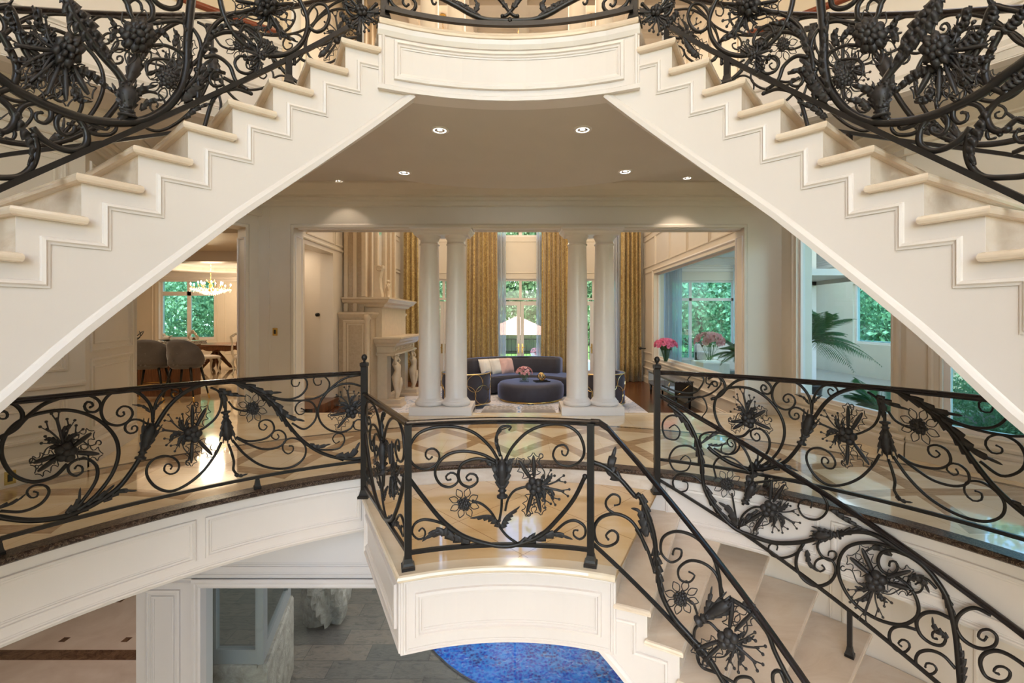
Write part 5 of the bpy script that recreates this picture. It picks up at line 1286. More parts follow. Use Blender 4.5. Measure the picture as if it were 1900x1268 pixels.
class Iron:
    """patterns are read as points on the curved plane of one railing (radius R about the hall's axis) and may be bent onto another"""
    def __init__(s, root, R, dst=None, scale=1.0):
        s.root = root; s.R = R; s.dst = dst; s.k = scale
    def uv(s, x, y):
        p = atR(x, y, s.R); t, r = polar(p); return t, p.z, p.y
    def P(s, x, y, h=0.0):
        t, z, _ = s.uv(x, y)
        return s.dst(t, z, h) if s.dst else pol(t, s.R-h, z)
    def mpp(s, x, y): return s.uv(x, y)[2]/FPX        # metres per pixel there
    def N(s, x, y): return (s.P(x, y, .01)-s.P(x, y, 0)).normalized()
    def scroll(s, pts, w0=.013, w1=None, taper=.55, name='scroll', n=6, h=0.0):
        q = spline(pts); m = len(q); w1 = w0*taper if w1 is None else w1
        P3 = [s.P(p.x, p.y, h) for p in q]
        rs = [(w0+(w1-w0)*max(0, (i/m-.45)/.55)) for i in range(m)]
        mb = MB(); mb.tube(P3, rs, n)
        if w0 < .02: mb.ball(P3[-1], rs[-1]*1.25, 5)
        return mb.build(name, M['iron'], s.root)
    def leaf(s, pts, w, lobes=5, side=0, h=.012, name='acanthus_leaf', parent=None, wmin=.15, mb=None):
        """serrated leaf along a path; w = half width in pixels; side -1/1 = lobes on that side only"""
        q = spline(pts, 2.5); m = len(q); own = mb is None; mb = mb or MB(); vs = []; fs = []
        for i, p in enumerate(q):
            t = i/(m-1); d = (q[min(i+1, m-1)]-q[max(0, i-1)]); d = d.normalized() if d.length else Vector((1, 0)); nn_ = Vector((-d.y, d.x))
            env = w*(wmin+(1-wmin)*math.sin(math.pi*min(1, t*.9+.1))**.8)*(1-.5*t); ph = (t*lobes) % 1; sw = (.45+.55*ph**.8)
            wl = env*(sw if side >= 0 else .3); wr = env*(sw if side <= 0 else .3)
            lift = h*(1+.6*math.sin(t*lobes*6.28))
            for off, hh in ((-wl, .002), (-wl*.5, lift*.8), (0, lift*.5), (wr*.5, lift*.8), (wr, .002)):
                b_ = p+nn_*off-d*abs(off)*.35*(1-ph)
                vs.append(s.P(b_.x, b_.y, hh))
        for i in range(m-1):
            for k in range(4): a = i*5+k; fs.append((a, a+1, a+6, a+5))
        mb.add(vs, fs, True)
        if own:
            o = mb.build(name, M['iron_flower'], parent or s.root); md = o.modifiers.new('thickness', 'SOLIDIFY'); md.thickness = .005; return o
    def daisy(s, c, r, stem=None, name='daisy', petals=8, ball=.42):
        """open wire petals round a clustered centre"""
        k = s.mpp(*c); mb = MB()
        for q in range(26):
            a = q*2.4; rr = r*ball*math.sqrt(q/26.); mb.ball(s.P(c[0]+rr*math.cos(a), c[1]+rr*math.sin(a), .018+.022*(1-q/26.)), r*ball*k*.26, 5)
        o = mb.build(name, M['iron_flower'], s.root)
        for q in range(petals):
            a = 6.283*q/petals+.3; u = Vector((math.cos(a), math.sin(a))); v = Vector((-u.y, u.x)); out = []
            for f, w in ((.38, .0), (.50, .14), (.72, .21), (.90, .11), (1.02, 0), (.90, -.11), (.72, -.21), (.50, -.14), (.38, 0)):
                p = Vector(c)+u*r*f+v*r*w; out.append((p.x, p.y))
            pts = spline(out, 3); MB().tube([s.P(p.x, p.y, .006) for p in pts], .0034, 5).build('petal', M['iron_flower'], o)
        return o
    def holly(s, c, ang, L, w, mb_parent):
        u = Vector((math.cos(ang), math.sin(ang))); v = Vector((-u.y, u.x)); c = Vector(c); mb = MB(); out = []
        prof = [(.30, .10), (.345, .75), (.385, .95), (.42, .60), (.47, .42), (.54, .50), (.60, .82), (.64, 1.0), (.67, .62), (.72, .42), (.79, .50), (.84, .80), (.86, .86), (.89, .45), (.94, .22), (1.0, .06)]
        for sd in (1, -1):
            pp = [(c+u*L*f+v*w*g*sd) for f, g in prof]
            mb.tube([s.P(p.x, p.y, .012) for p in pp], .0034, 5)
        n = 9; vs = []; fs = []
        for i in range(n+1):
            t = i/n; f = .24+.66*t; g = .31*math.sin(math.pi*min(1, t*.9+.08))**.35
            for sg_, hh in ((-1, .006), (0, .024), (1, .006)): p = c+u*L*f+v*w*g*sg_; vs.append(s.P(p.x, p.y, hh))
            p = c+u*L*f; vs.append(s.P(p.x, p.y, -.004))
        for i in range(n):
            for a_, b_ in ((0, 1), (1, 2), (2, 3), (3, 0)): fs.append((i*4+a_, i*4+b_, (i+1)*4+b_, (i+1)*4+a_))
        mb.add(vs, fs, True); mb.build('holly_leaf', M['iron_flower'], mb_parent)
    def spray(s, c, L, ang, flip=1, rel=(105, 130, -65, -95), name='flower_spray', tend=True):
        """cluster of five berries with holly leaves, a berried branch and tendrils; ang = image direction of the branch (deg)"""
        k = s.mpp(*c); C = Vector(c); mb = MB(); br = min(L*.15, 11.5)
        for q in range(5):
            a = rad(ang+72*q+20); p = C+Vector((math.cos(a), math.sin(a)))*br*1.05; mb.ball(s.P(p.x, p.y, .028), br*k*.82, 8)
        mb.ball(s.P(C.x, C.y, .04), br*k*.7, 6)
        o = mb.build(name, M['iron_flower'], s.root)
        for r_ in rel: s.holly(c, rad(ang+r_*flip), L*(1 if abs(r_) > 80 else .95), L*.215, o)
        rnd = random.Random(int(c[0])); tw = MB()
        def D(a): return Vector((math.cos(rad(ang+a*flip)), math.sin(rad(ang+a*flip))))
        def cur(pts, r0=.006, r1=.003): tw.tube([s.P(p.x, p.y, .014) for p in spline([(q.x, q.y) for q in pts], 3)], r0, 5)
        for a, l, b_ in ((0, .95, 12), (-24, .82, -10), (24, .74, 14), (44, .62, 8), (-46, .55, -8)):
            e = C+D(a)*L*l; mid = C+D(a*.6)*L*l*.5; cur([C, mid, e], .006 if a else .009)
            for s2 in (-1, 1):
                f = e+D(a+s2*38)*L*.17; tw.tube([s.P(*(C+D(a)*L*l*.85), .014), s.P(f.x, f.y, .018)], .004, 4); tw.ball(s.P(f.x, f.y, .018), .0095, 5)
            s.leaf([tuple(C+D(a*.7)*L*l*.35), tuple(C+D(a+b_)*L*l*.62), tuple(C+D(a+b_*2.2)*L*l*.80)], L*.13, 4, mb=tw, h=.016)
        tw.build('berried_twig', M['iron_flower'], o)
        if tend:
            for sd in (1, -1):
                b0 = 150 if sd > 0 else -140
                pts = [C]+[C+D((40+25*i)*sd if i < 3 else (90+(i-3)*14)*sd)*L*(.35+.16*i) for i in range(4)]
                e = pts[-1]; cc = e+D(90*sd)*L*.09
                for i in range(6): a = 60*i; v_ = (e-cc); ca, sa = math.cos(rad(a*sd*flip)), math.sin(rad(a*sd*flip)); pts.append(cc+Vector((v_.x*ca-v_.y*sa, v_.x*sa+v_.y*ca))*(1-.1*i))
                t2 = MB(); t2.tube([s.P(p.x, p.y, .008) for p in spline([(q.x, q.y) for q in pts[1:]], 3)], .0045, 5); t2.build('tendril', M['iron_flower'], o)
        return o
    def cup(s, a, b, w, name='leafy_cup', collar=True):
        """tapered calyx from a (narrow) to b (wide) with a turned collar"""
        A, B = s.P(*a), s.P(*b); ax = B-A; L = ax.length; Q = Matrix.Translation(A) @ ax.to_track_quat('Z', 'Y').to_matrix().to_4x4(); k = s.mpp(*a); W_ = w*k
        mb = MB(); mb.lathe([(W_*.32, -L*.05), (W_*.60, -L*.03), (W_*.60, L*.02), (W_*.34, L*.05), (W_*.30, L*.12), (W_*.50, L*.15), (W_*.34, L*.19), (W_*.40, L*.35), (W_*.55, L*.55), (W_*.62, L*.74), (W_*.35, L)], 12, Q)
        o = mb.build(name, M['iron_flower'], s.root)
        av, bv = Vector(a), Vector(b); d = bv-av; nn_ = Vector((-d.y, d.x)).normalized(); lm = MB()
        for f, hh in ((-.95, .010), (-.5, .024), (0, .032), (.5, .024), (.95, .010)):
            p0 = av+d*.22+nn_*w*f*.25; p1 = av+d*.65+nn_*w*f*.75; p2 = bv+d*(.16-.1*abs(f))+nn_*w*f*1.3
            s.leaf([tuple(p0), tuple(p1), tuple(p2)], w*.5, 4, mb=lm, h=hh)
        lm.build('calyx_leaf', M['iron_flower'], o); return o
def rosette(I, c, r, n=8, name='rosette'):
    mb = MB(); C = Vector(c); k = I.mpp(*c)
    for ring_, (rr, hh) in enumerate(((r, .02), (r*.62, .04))):
        for q in range(n-ring_*2):
            a = 6.283*q/(n-ring_*2)+ring_*.4; u = Vector((math.cos(a), math.sin(a))); v = Vector((-u.y, u.x)); vs = []; m = 6
            for i in range(m+1):
                t = i/m; w = rr*.34*math.sin(math.pi*min(1, t*.85+.1)); p = C+u*rr*(.12+.88*t); lift = hh+.030*math.sin(t*2.6)
                for sg_, dh in ((-1, -.006), (0, .006), (1, -.006)): b_ = p+v*w*sg_; vs.append(I.P(b_.x, b_.y, lift+dh))
            mb.add(vs, [(i*3+j, i*3+j+1, i*3+j+4, i*3+j+3) for i in range(m) for j in range(2)], True)
    mb.ball(I.P(*c, .06), r*k*.22, 7); o = mb.build(name, M['iron_flower'], I.root); o.modifiers.new('thickness', 'SOLIDIFY').thickness = .004; return o
def bar_path(root, name, f, t0, t1, w, h, mat, n=40, round_=False, sub=None):
    pts = [f(t0+(t1-t0)*i/n) for i in range(n+1)]
    if round_: prof = [(-w/2, -h*.2), (-w*.30, -h/2), (w*.30, -h/2), (w/2, -h*.2), (w/2, h*.1), (w*.36, h*.38), (w*.15, h/2), (-w*.15, h/2), (-w*.36, h*.38), (-w/2, h*.1)]
    else: prof = [(-w/2, -h/2), (w/2, -h/2), (w/2, h/2), (-w/2, h/2)]
    mb = MB(); mb.sweep(pts, prof)
    if round_: mb.sweep([p-Vector((0, 0, h*.5+.006)) for p in pts], [(-w*.22, -.008), (w*.22, -.008), (w*.22, .008), (-w*.22, .008)])
    return mb.build(name, mat, root)
def post(root, p, z0, z1, w=.034, finial=False, foot=True, rz=0, name='post', cap=False):
    Q = Matrix.Translation((p.x, p.y, 0)) @ Matrix.Rotation(rz, 4, 'Z')
    mb = MB(); mb.box((-w/2, -w/2, z0+.03), (w/2, w/2, z1), Q)
    o = mb.build(name, M['iron'], root)
    if foot: MB().layers([(-w*.95, -w*.95), (w*.95, -w*.95), (w*.95, w*.95), (-w*.95, w*.95)], [(0, z0), (0, z0+.022), (w*.18, z0+.03), (w*.28, z0+.045), (w*.4, z0+.075)], Q).build('foot_plate', M['iron'], o)
    if cap or finial: MB().layers([(-w*.62, -w*.62), (w*.62, -w*.62), (w*.62, w*.62), (-w*.62, w*.62)], [(w*.12, z1-.012), (0, z1), (0, z1+.025), (w*.2, z1+.032)], Q).build('cap', M['iron'], o)
    if finial: MB().lathe([(.026, .028), (.012, .036), (.010, .046), (.020, .056), (.027, .072), (.027, .085), (.018, .102), (.004, .108)], 14, Matrix.Translation((p.x, p.y, z1))).build('ball_finial', M['iron'], o)
    return o
# ---------- the long pattern of the hall floor railing, read from the left railing
def pattern_a(I, part=None):
    A = lambda pts, w=.0115, **k: I.scroll(za(pts), w, **k)
    A([(340,600),(270,665),(160,690),(60,650),(8,560),(20,470),(90,390),(200,345),(350,330),(480,370),(570,450),(597,540),(570,640),(500,740),(400,830),(350,858)], .013, taper=1)
    A([(-30,480),(70,430),(130,370),(220,300),(330,262),(430,252),(490,275),(507,310),(480,338),(440,335),(425,310),(440,288),(462,293),(468,308),(455,315)], .014)
    A([(-60,330),(0,300),(60,295),(105,330),(112,370),(85,410),(40,445),(-10,470)], .013, taper=1)
    A([(-60,400),(-20,350),(20,335),(38,352),(28,372),(0,372),(-12,355)], .009)
    A([(770,390),(765,330),(740,280),(690,240),(620,228),(560,245),(520,290),(510,345),(535,390),(590,407),(640,390),(668,350),(655,318),(620,310),(593,330),(590,352),(608,362),(626,352),(622,340)])
    A([(745,400),(700,378),(660,380),(632,405),(632,432),(655,447),(685,438),(692,418),(680,408),(665,415),(664,425)], .009)
    A([(770,390),(775,330),(790,280),(825,235),(870,212),(905,222),(915,245),(895,268),(870,265),(862,245),(875,232),(890,240)], .010)
    A([(-60,850),(0,868),(150,885),(300,870),(420,830),(520,775),(600,715),(660,640),(705,570)], .019, taper=.9, name='main_stem')
    A([(780,415),(850,310),(930,240),(1040,195),(1130,185),(1220,200),(1310,250),(1390,320),(1450,400),(1510,470),(1590,530),(1680,565),(1770,575),(1825,570)], .017, taper=1, name='main_stem')
    A([(380,830),(450,740),(488,670),(485,610),(440,575),(385,580),(345,610),(350,645),(385,660),(415,640),(412,615),(390,608),(378,622)])
    A([(1115,490),(1080,560),(1020,640),(940,705),(860,738),(790,720),(745,670),(740,620),(770,580),(820,560),(875,570),(902,605),(890,640),(855,652),(828,635),(832,608),(850,600),(866,612),(860,625)])
    A([(1170,480),(1230,550),(1310,605),(1400,625),(1480,612),(1530,570),(1540,520),(1515,485),(1470,470),(1430,490),(1425,530),(1450,550),(1475,535),(1475,512),(1458,510)], .011)
    A([(1190,470),(1250,500),(1320,525),(1390,520),(1435,490),(1435,450),(1405,430),(1375,440),(1368,465),(1390,478),(1405,465),(1398,452)], .010)
    A([(1190,465),(1240,485),(1300,482),(1350,465),(1380,430),(1370,390),(1335,378),(1305,395),(1308,422),(1330,430),(1345,412),(1332,402)], .010)
    A([(1150,500),(1165,540),(1178,590),(1175,630),(1195,655)], .010, taper=1)
    A([(1060,215),(1100,235),(1115,270),(1110,320),(1085,370),(1040,410),(1000,435)], .010, taper=1)
    A([(1150,285),(1180,320),(1230,335),(1250,332)], .009, taper=1)
    A([(1135,290),(1136,350)], .011, taper=1)
    A([(1330,240),(1380,265),(1450,275),(1510,258),(1545,215),(1540,175),(1500,158),(1468,180),(1475,208),(1500,208),(1508,190)], .010)
    A([(1340,262),(1450,281),(1560,276),(1635,245),(1660,200),(1640,165),(1600,152),(1578,175),(1590,203),(1615,200),(1618,182)], .010)
    A([(1830,150),(1740,168),(1670,215),(1620,275)], .011, taper=1)
    A([(1830,212),(1760,195),(1690,210),(1630,260),(1602,330),(1615,390),(1660,430),(1720,440),(1768,420),(1782,392)], .011, taper=.9)
    A([(1832,380),(1798,378),(1780,400),(1788,425),(1815,430)], .008)
    A([(1470,395),(1530,425),(1580,390),(1595,340),(1575,295),(1530,280),(1495,300),(1487,330),(1505,352),(1530,345),(1533,328),(1518,322)], .010)
    A([(1580,525),(1650,530),(1710,520),(1735,480),(1722,450),(1690,450),(1675,475),(1690,497),(1708,488)], .009)
    A([(0,838),(110,840),(200,805),(245,750),(235,715),(190,705),(150,720),(135,745),(155,770),(185,765),(190,745),(172,740)], .010)
    Lf = lambda pts, w, n=5, sd=0: I.leaf(za(pts), w, n, sd)
    Lf([(-60,835),(20,815),(80,790),(140,745)], 9, 4, 1)
    Lf([(330,850),(390,800),(405,720)], 10, 3); Lf([(340,862),(460,800),(560,720),(575,705)], 12, 5)
    Lf([(520,790),(600,740),(690,735)], 9, 4); Lf([(1100,225),(1150,250),(1240,262)], 11, 4, 1); Lf([(1105,235),(1130,270),(1125,320)], 10, 3)
    Lf([(1190,195),(1260,215),(1330,240),(1420,240)], 11, 5); Lf([(1310,245),(1380,300),(1450,360),(1535,385)], 13, 6)
    Lf([(1390,330),(1440,390),(1500,470)], 9, 5, -1); Lf([(1180,655),(1210,660),(1248,650)], 6, 3); Lf([(1560,500),(1600,515),(1665,500)], 7, 4)
    Lf([(1690,565),(1770,555),(1812,490)], 12, 4); Lf([(755,340),(720,310),(665,302)], 5, 4); Lf([(775,330),(800,300),(832,275)], 5, 4)
    I.cup(za([(708,570)])[0], za([(768,395)])[0], 15); I.cup(za([(1136,340)])[0], za([(1146,480)])[0], 13, 'vase')
    I.spray(za([(328,540)])[0], 70, -105, rel=(-94, -110, 69, 108)); I.spray(za([(968,448)])[0], 60, -172, -1, rel=(-82, -110, 96, 141)); I.spray(za([(1768,338)])[0], 44, -100, rel=(-90, -130, 60, 105))
    I.daisy(za([(1272,318)])[0], 27)
def hall_rail(sg, th_new, label):
    r = thing('iron_railing', label, 'railing', pol(sg*45, 3.72, 0), world=True)
    R_ = 3.72 if sg < 0 else 3.75
    t0 = th_new; t1 = sg*120
    bar_path(r, 'handrail', lambda t: pol(t, R_, .975), t0, t1, .05, .030, M['rail'], round_=True)
    bar_path(r, 'bottom_rail', lambda t: pol(t, R_, .105), t0, t1, .022, .026, M['iron'])
    for t in ([-37.2, -60.2, -84, -107] if sg < 0 else [37.0, 62, 86, 109]): post(r, pol(t, R_, 0), .004, .10, .030, rz=rad(-t))
    return r
rA = hall_rail(-1, -22.8, 'black wrought iron railing with scrolls and flowers along the left hall floor edge')
IA = Iron(rA, 3.72); pattern_a(IA)
rB = hall_rail(1, 21.8, 'black wrought iron railing with scrolls and flowers along the right hall floor edge')
IB = Iron(rB, 3.72, lambda t, z, h: pol(t+90.35, 3.75-h, z)); pattern_a(IB)
IBn = Iron(rB, 3.75)
IBn.scroll([(1228,716),(1260,728),(1290,728),(1306,705),(1290,693),(1276,705),(1284,714)], .010); IBn.scroll([(1228,735),(1290,738),(1320,730),(1338,712),(1328,696),(1312,698),(1311,712),(1322,714)], .010)
IBn.scroll([(1270,750),(1300,736),(1312,758),(1302,775)], .009)
nl = atR(676, 925, 3.52); nr = atR(1219, 917, 3.6)
def newel(p, z1, label):
    t = thing('newel_post', label, 'newel post', (p.x, p.y, ZM), 'newel posts with ball finials', world=True)
    post(t, p, ZM+.001, z1, .052, finial=True, name='shaft'); return t
newel(nl, 1.06, 'square black newel post with ball finial, left corner of the balcony landing')
newel(nr, 1.03, 'square black newel post with ball finial, right corner of the balcony landing')
# ---------- landing railing: left side and curved front
rD = thing('iron_railing', 'black wrought iron railing round the left side and front of the balcony landing', 'railing', pol(0, 2.14, ZM), world=True)
RD = 2.14; tl, trr = polar(atR(757, 1055, RD))[0], polar(atR(1096, 1050, RD))[0]
zt, zb = .80, ZM+.105
c0 = pol(tl, RD, 0); c1_ = Vector((nl.x, nl.y, 0))
bar_path(rD, 'handrail', lambda t: pol(t, RD, zt), tl-.3, trr, .05, .030, M['rail'], round_=True)
bar_path(rD, 'handrail', lambda t: Vector((c1_.x+(c0.x-c1_.x)*t, c1_.y+(c0.y-c1_.y)*t, zt)), 0, 1.01, .05, .030, M['rail'], n=4, round_=True)
bar_path(rD, 'bottom_rail', lambda t: pol(t, RD, zb), tl, trr, .022, .026, M['iron'])
bar_path(rD, 'bottom_rail', lambda t: Vector((c1_.x+(c0.x-c1_.x)*t, c1_.y+(c0.y-c1_.y)*t, zb)), 0, 1, .022, .026, M['iron'], n=4)
post(rD, pol(tl, RD, 0), ZM+.001, zt-.01, .046, rz=rad(-tl)); post(rD, pol(trr, RD, 0), ZM+.001, zt-.01, .046, rz=rad(-trr))
def pattern_d(I, full=True):
    A = lambda pts, w=.0115, **k: I.scroll(zd(pts), w, **k)
    A([(325,680),(400,780),(490,890),(590,970),(700,1012),(800,1030),(880,1022),(1000,975),(1090,890),(1170,790),(1228,675)], .016, taper=1, name='main_stem')
    A([(785,590),(740,520),(660,450),(560,420),(450,425),(370,460),(330,530),(335,590),(375,630),(430,635),(475,600),(482,560),(455,532),(420,540),(413,570),(430,588),(445,575)])
    A([(820,590),(860,520),(930,450),(1020,412),(1120,410),(1190,450),(1222,520),(1215,580),(1165,618),(1100,612),(1065,570),(1080,525),(1120,512),(1142,540),(1130,568),(1112,560),(1110,545)])
    A([(770,595),(700,560),(610,545),(530,560),(475,610),(462,665),(490,715),(540,728),(578,700),(570,665),(540,655),(517,675),(525,693),(540,690)])
    A([(775,610),(720,588),(660,585),(600,610),(580,660),(595,710),(640,728),(678,700),(670,668),(640,660),(620,680),(632,695),(645,690)])
    A([(803,770),(800,840),(790,900)], .010, taper=1)
    A([(880,1015),(830,980),(790,930),(750,860),(700,815),(655,800)], .009, taper=1)
    A([(820,850),(835,790),(870,745),(930,725)], .009, taper=1)
    A([(600,975),(540,935),(470,905),(400,895),(355,920),(345,965),(375,995),(405,985),(410,955),(395,938),(380,952)], .010)
    A([(1070,960),(1130,910),(1180,900),(1225,930),(1228,975),(1200,995),(1170,975),(1172,950),(1190,950)], .010)
    A([(795,570),(775,480),(795,425),(835,415),(850,422),(840,435)], .011)
    Lf = lambda pts, w, n=5, sd=0: I.leaf(zd(pts), w, n, sd)
    Lf([(790,570),(770,490),(790,440),(848,418)], 8, 4, -1); Lf([(795,925),(740,880),(640,885)], 16, 6, 1); Lf([(800,935),(830,880),(895,825)], 14, 6, -1)
    Lf([(640,1010),(560,985),(470,955),(395,1005)], 14, 6); Lf([(560,1000),(500,960),(400,995)], 11, 4)
    Lf([(890,1020),(980,990),(1080,970),(1165,995)], 14, 6); Lf([(925,1005),(955,985),(975,960)], 9, 3); Lf([(520,960),(520,935),(535,920)], 7, 2)
    Lf([(750,620),(720,590),(690,600)], 7, 3); Lf([(830,610),(850,590),(870,580)], 7, 3)
    I.cup(zd([(805,775)])[0], zd([(803,590)])[0], 17, 'vase')
    I.daisy(zd([(610,808)])[0], 28); I.spray(zd([(970,715)])[0], 60, 12, 1, rel=(-135, -104, 93, 65))
pattern_d(Iron(rD, RD))
sd_len = (c1_-c0).length
def side_map(t, z, h):
    f = (t-tl)/(trr-tl); d = (c1_-c0).normalized(); p = c0+d*sd_len*(.03+.94*(1-f)); n_ = Vector((d.y, -d.x, 0))
    return Vector((p.x+n_.x*h, p.y+n_.y*h, z))
pattern_d(Iron(rD, RD, side_map))
# ---------- lower flight railings
def helix(zl_, th0, up): return lambda t: zl_-RISE*(abs(t)-th0)/DT+up
rE = thing('iron_railing', 'black wrought iron railing on the inner edge of the lower curved flight', 'railing', pol(40, 2.16, -1), world=True)
RE = 2.16
def fit(R_, pa, pb):
    """straight pitch line through two sighted points of a rail"""
    (ta, _), (tb, _) = polar(atR(*pa, R_)), polar(atR(*pb, R_)); za_, zb_ = atR(*pa, R_).z, atR(*pb, R_).z
    return lambda t: za_+(zb_-za_)*(t-ta)/(tb-ta)
eT = fit(RE, (1180, 853), (1497, 1268)); eB = fit(RE, (1103, 1012), (1348, 1268))
bar_path(rE, 'handrail', lambda t: pol(t, RE, min(.80, eT(t))), trr, 104, .05, .030, M['rail'], n=60, round_=True)
bar_path(rE, 'bottom_rail', lambda t: pol(t, RE, eB(t)), trr+.5, 104, .022, .026, M['iron'], n=60)
for i in (4, 8, 12, 15):
    t = TL+DT*(i-.5); post(rE, pol(t, RE, 0), ZM-RISE*i+.001, eB(t), .030, rz=rad(-t))
IE = Iron(rE, RE); A = lambda z, pts, w=.0115, **k: IE.scroll(z(pts), w, **k)
A(zf, [(-155,590-540),(-80,90),(-20,180)], .001) if False else None
IE.scroll(zd([(1268,600),(1340,630),(1420,700),(1490,780)])+zf([(10,560),(45,640),(68,720),(80,830),(95,930),(140,1020),(200,1090),(270,1170),(330,1268),(380,1340)]), .016, taper=1, name='main_stem')
IE.scroll(zd([(1544,1050),(1500,950),(1450,890),(1380,865),(1310,885),(1275,940),(1290,1010),(1340,1032),(1390,1010),(1395,970),(1365,950),(1335,975),(1347,996)]))
IE.scroll(zd([(1390,870),(1345,840),(1335,800),(1370,765),(1405,780),(1405,815),(1380,822)]), .009)
A(zf, [(320,950),(310,860),(280,780),(220,720),(150,700),(100,725),(95,780),(130,815),(165,800),(170,770),(145,765),(138,785)])
A(zf, [(325,930),(300,860),(255,820),(200,810),(160,840),(165,880),(200,890),(220,865),(200,852)], .010)
A(zf, [(0,690),(40,760),(70,850)], .011, taper=1)
A(zf, [(350,950),(420,995),(490,1075),(520,1150),(560,1230),(600,1300)], .013, taper=1)
A(zf, [(215,1110),(225,1060),(270,1040),(310,1075)], .009, taper=1); A(zf, [(230,1010),(215,970),(200,960)], .008, taper=1)
A(zf, [(240,1120),(230,1170),(250,1210),(300,1230),(370,1268)], .010, taper=1)
A(zf, [(560,1268),(540,1225),(515,1230),(515,1268),(540,1290)], .011); A(zf, [(360,1300),(380,1250),(430,1250),(450,1290)], .010)
Lf = lambda pts, w, n=5, sd=0: IE.leaf(zf(pts), w, n, sd)
IE.leaf(zd([(1410,690),(1360,640),(1385,520)]), 16, 4); IE.leaf(zd([(1544,980),(1510,860),(1465,835)]), 13, 4)
Lf([(20,560),(45,650),(65,740)], 12, 5); Lf([(70,760),(85,860),(105,960)], 14, 6); Lf([(110,960),(160,1050),(230,1120)], 9, 5, -1); Lf([(400,965),(440,985),(470,1030)], 10, 4); Lf([(260,1010),(275,960),(285,905)], 9, 4)
IE.cup(zf([(235,1035)])[0], zf([(355,965)])[0], 17); IE.daisy(zf([(172,945)])[0], 32); IE.spray(zf([(348,1095)])[0], 74, 42, 1, rel=(95, 118, -88, -125))
# outer side
rF = thing('iron_railing', 'black wrought iron railing on the outer side of the lower curved flight', 'railing', pol(40, 3.6, -1), world=True)
RF = 3.62
tF0 = polar(nr)[0]
fT = fit(RF, (1240, 742), (1900, 1177)); fB = fit(RF, (1230, 895), (1740, 1268))
bar_path(rF, 'handrail', lambda t: pol(t, RF, fT(t)), tF0, 106, .05, .030, M['rail'], n=60, round_=True)
bar_path(rF, 'bottom_rail', lambda t: pol(t, RF, fB(t)), tF0, 106, .022, .026, M['iron'], n=60)
for i in (5, 9, 13):
    t = TL+DT*(i-.05) if i == 5 else TL+DT*(i-.5)
    post(rF, pol(t, RF, 0), ZM-RISE*i+.001, fB(t), .032, rz=rad(-t))
IF = Iron(rF, RF); A = lambda z, pts, w=.0125, **k: IF.scroll(z(pts), w, **k)
A(zf, [(120,222),(185,275),(225,350),(245,440),(255,530),(290,600),(360,680),(430,715),(520,742),(620,740),(690,722)], .018, taper=1, name='main_stem')
A(zf, [(745,712),(830,700),(900,715),(990,770),(1080,830),(1150,920),(1180,1000),(1200,1100),(1215,1268),(1220,1340)], .018, taper=1, name='main_stem')
A(zg, [(830,525),(700,495),(580,515),(525,590),(530,700),(600,820),(720,910),(860,948),(945,910),(960,840),(920,750),(850,690),(790,670)], .013, taper=.9)
A(zg, [(920,575),(820,540),(760,550),(738,600),(760,650),(810,670),(845,640),(835,602),(805,600),(800,622)])
A(zg, [(1060,750),(1010,700),(950,680),(910,700),(905,740),(930,770),(970,765),(985,735),(965,715),(945,725)], .010)
A(zg, [(330,500),(295,560),(290,630),(330,700),(400,735),(470,715),(505,660),(490,600),(440,580),(400,595),(390,630),(420,655),(445,640),(432,622)])
A(zg, [(320,530),(270,565),(210,580),(155,565),(135,530),(150,502),(185,512),(182,535)], .010)
A(zg, [(420,480),(405,520),(430,570),(480,595),(510,570),(500,545),(470,545),(465,565)], .010)
A(zg, [(1360,895),(1270,855),(1200,880),(1165,940),(1190,1010),(1250,1060),(1320,1080),(1380,1060),(1390,1010),(1350,975),(1305,980),(1290,1015),(1320,1035),(1335,1015)])
A(zg, [(1600,1230),(1541,1170),(1450,1110),(1380,1090),(1320,1110),(1300,1160),(1330,1230),(1400,1260),(1450,1250),(1465,1210),(1430,1180),(1390,1180),(1375,1205),(1400,1218)])
A(zg, [(1140,915),(1060,880),(990,885),(950,930),(970,1000),(1030,1050),(1090,1060),(1110,1020),(1080,980),(1040,990),(1040,1020),(1060,1025)])
A(zg, [(950,975),(870,955),(815,970),(800,1020),(830,1080),(880,1100),(912,1070),(900,1040),(870,1030),(850,1050),(865,1065)], .011)
A(zg, [(1165,1190),(1100,1120),(1030,1090),(965,1100),(945,1150),(980,1200),(1030,1220),(1060,1195),(1040,1165),(1005,1160),(998,1180)], .011)
A(zf, [(185,275),(130,265),(100,295),(110,345),(150,355),(165,325),(145,300),(125,312)], .010)
A(zf, [(245,410),(200,380),(150,385),(125,425),(145,470),(190,470),(205,435),(185,415),(168,430)], .010)
A(zf, [(252,520),(210,490),(160,485),(138,515),(155,550),(190,545),(193,518),(175,512)], .010)
A(zf, [(245,385),(240,345),(275,328),(330,335),(365,355),(372,390),(345,412),(320,400),(325,375),(342,372)], .010)
A(zf, [(400,600),(435,510),(432,450),(405,390),(360,340)], .011, taper=1); A(zf, [(300,500),(292,450),(320,420),(370,430),(425,480)], .009, taper=1)
A(zf, [(425,520),(490,512),(580,505),(660,530),(710,580),(715,625),(680,655),(630,645),(608,605),(630,580),(660,590),(655,610)], .011)
A(zf, [(380,680),(370,620),(360,560)], .008, taper=1); A(zf, [(385,690),(400,640),(440,610),(480,610)], .009, taper=1)
Lf = lambda pts, w, n=5, sd=0: IF.leaf(zf(pts), w, n, sd)
Lf([(140,240),(185,290),(215,350)], 10, 4); Lf([(225,350),(245,440),(250,520)], 11, 5); Lf([(260,530),(300,610),(370,680)], 10, 5); Lf([(380,680),(350,620),(310,590)], 12, 4); Lf([(390,680),(430,640),(460,620)], 10, 3)
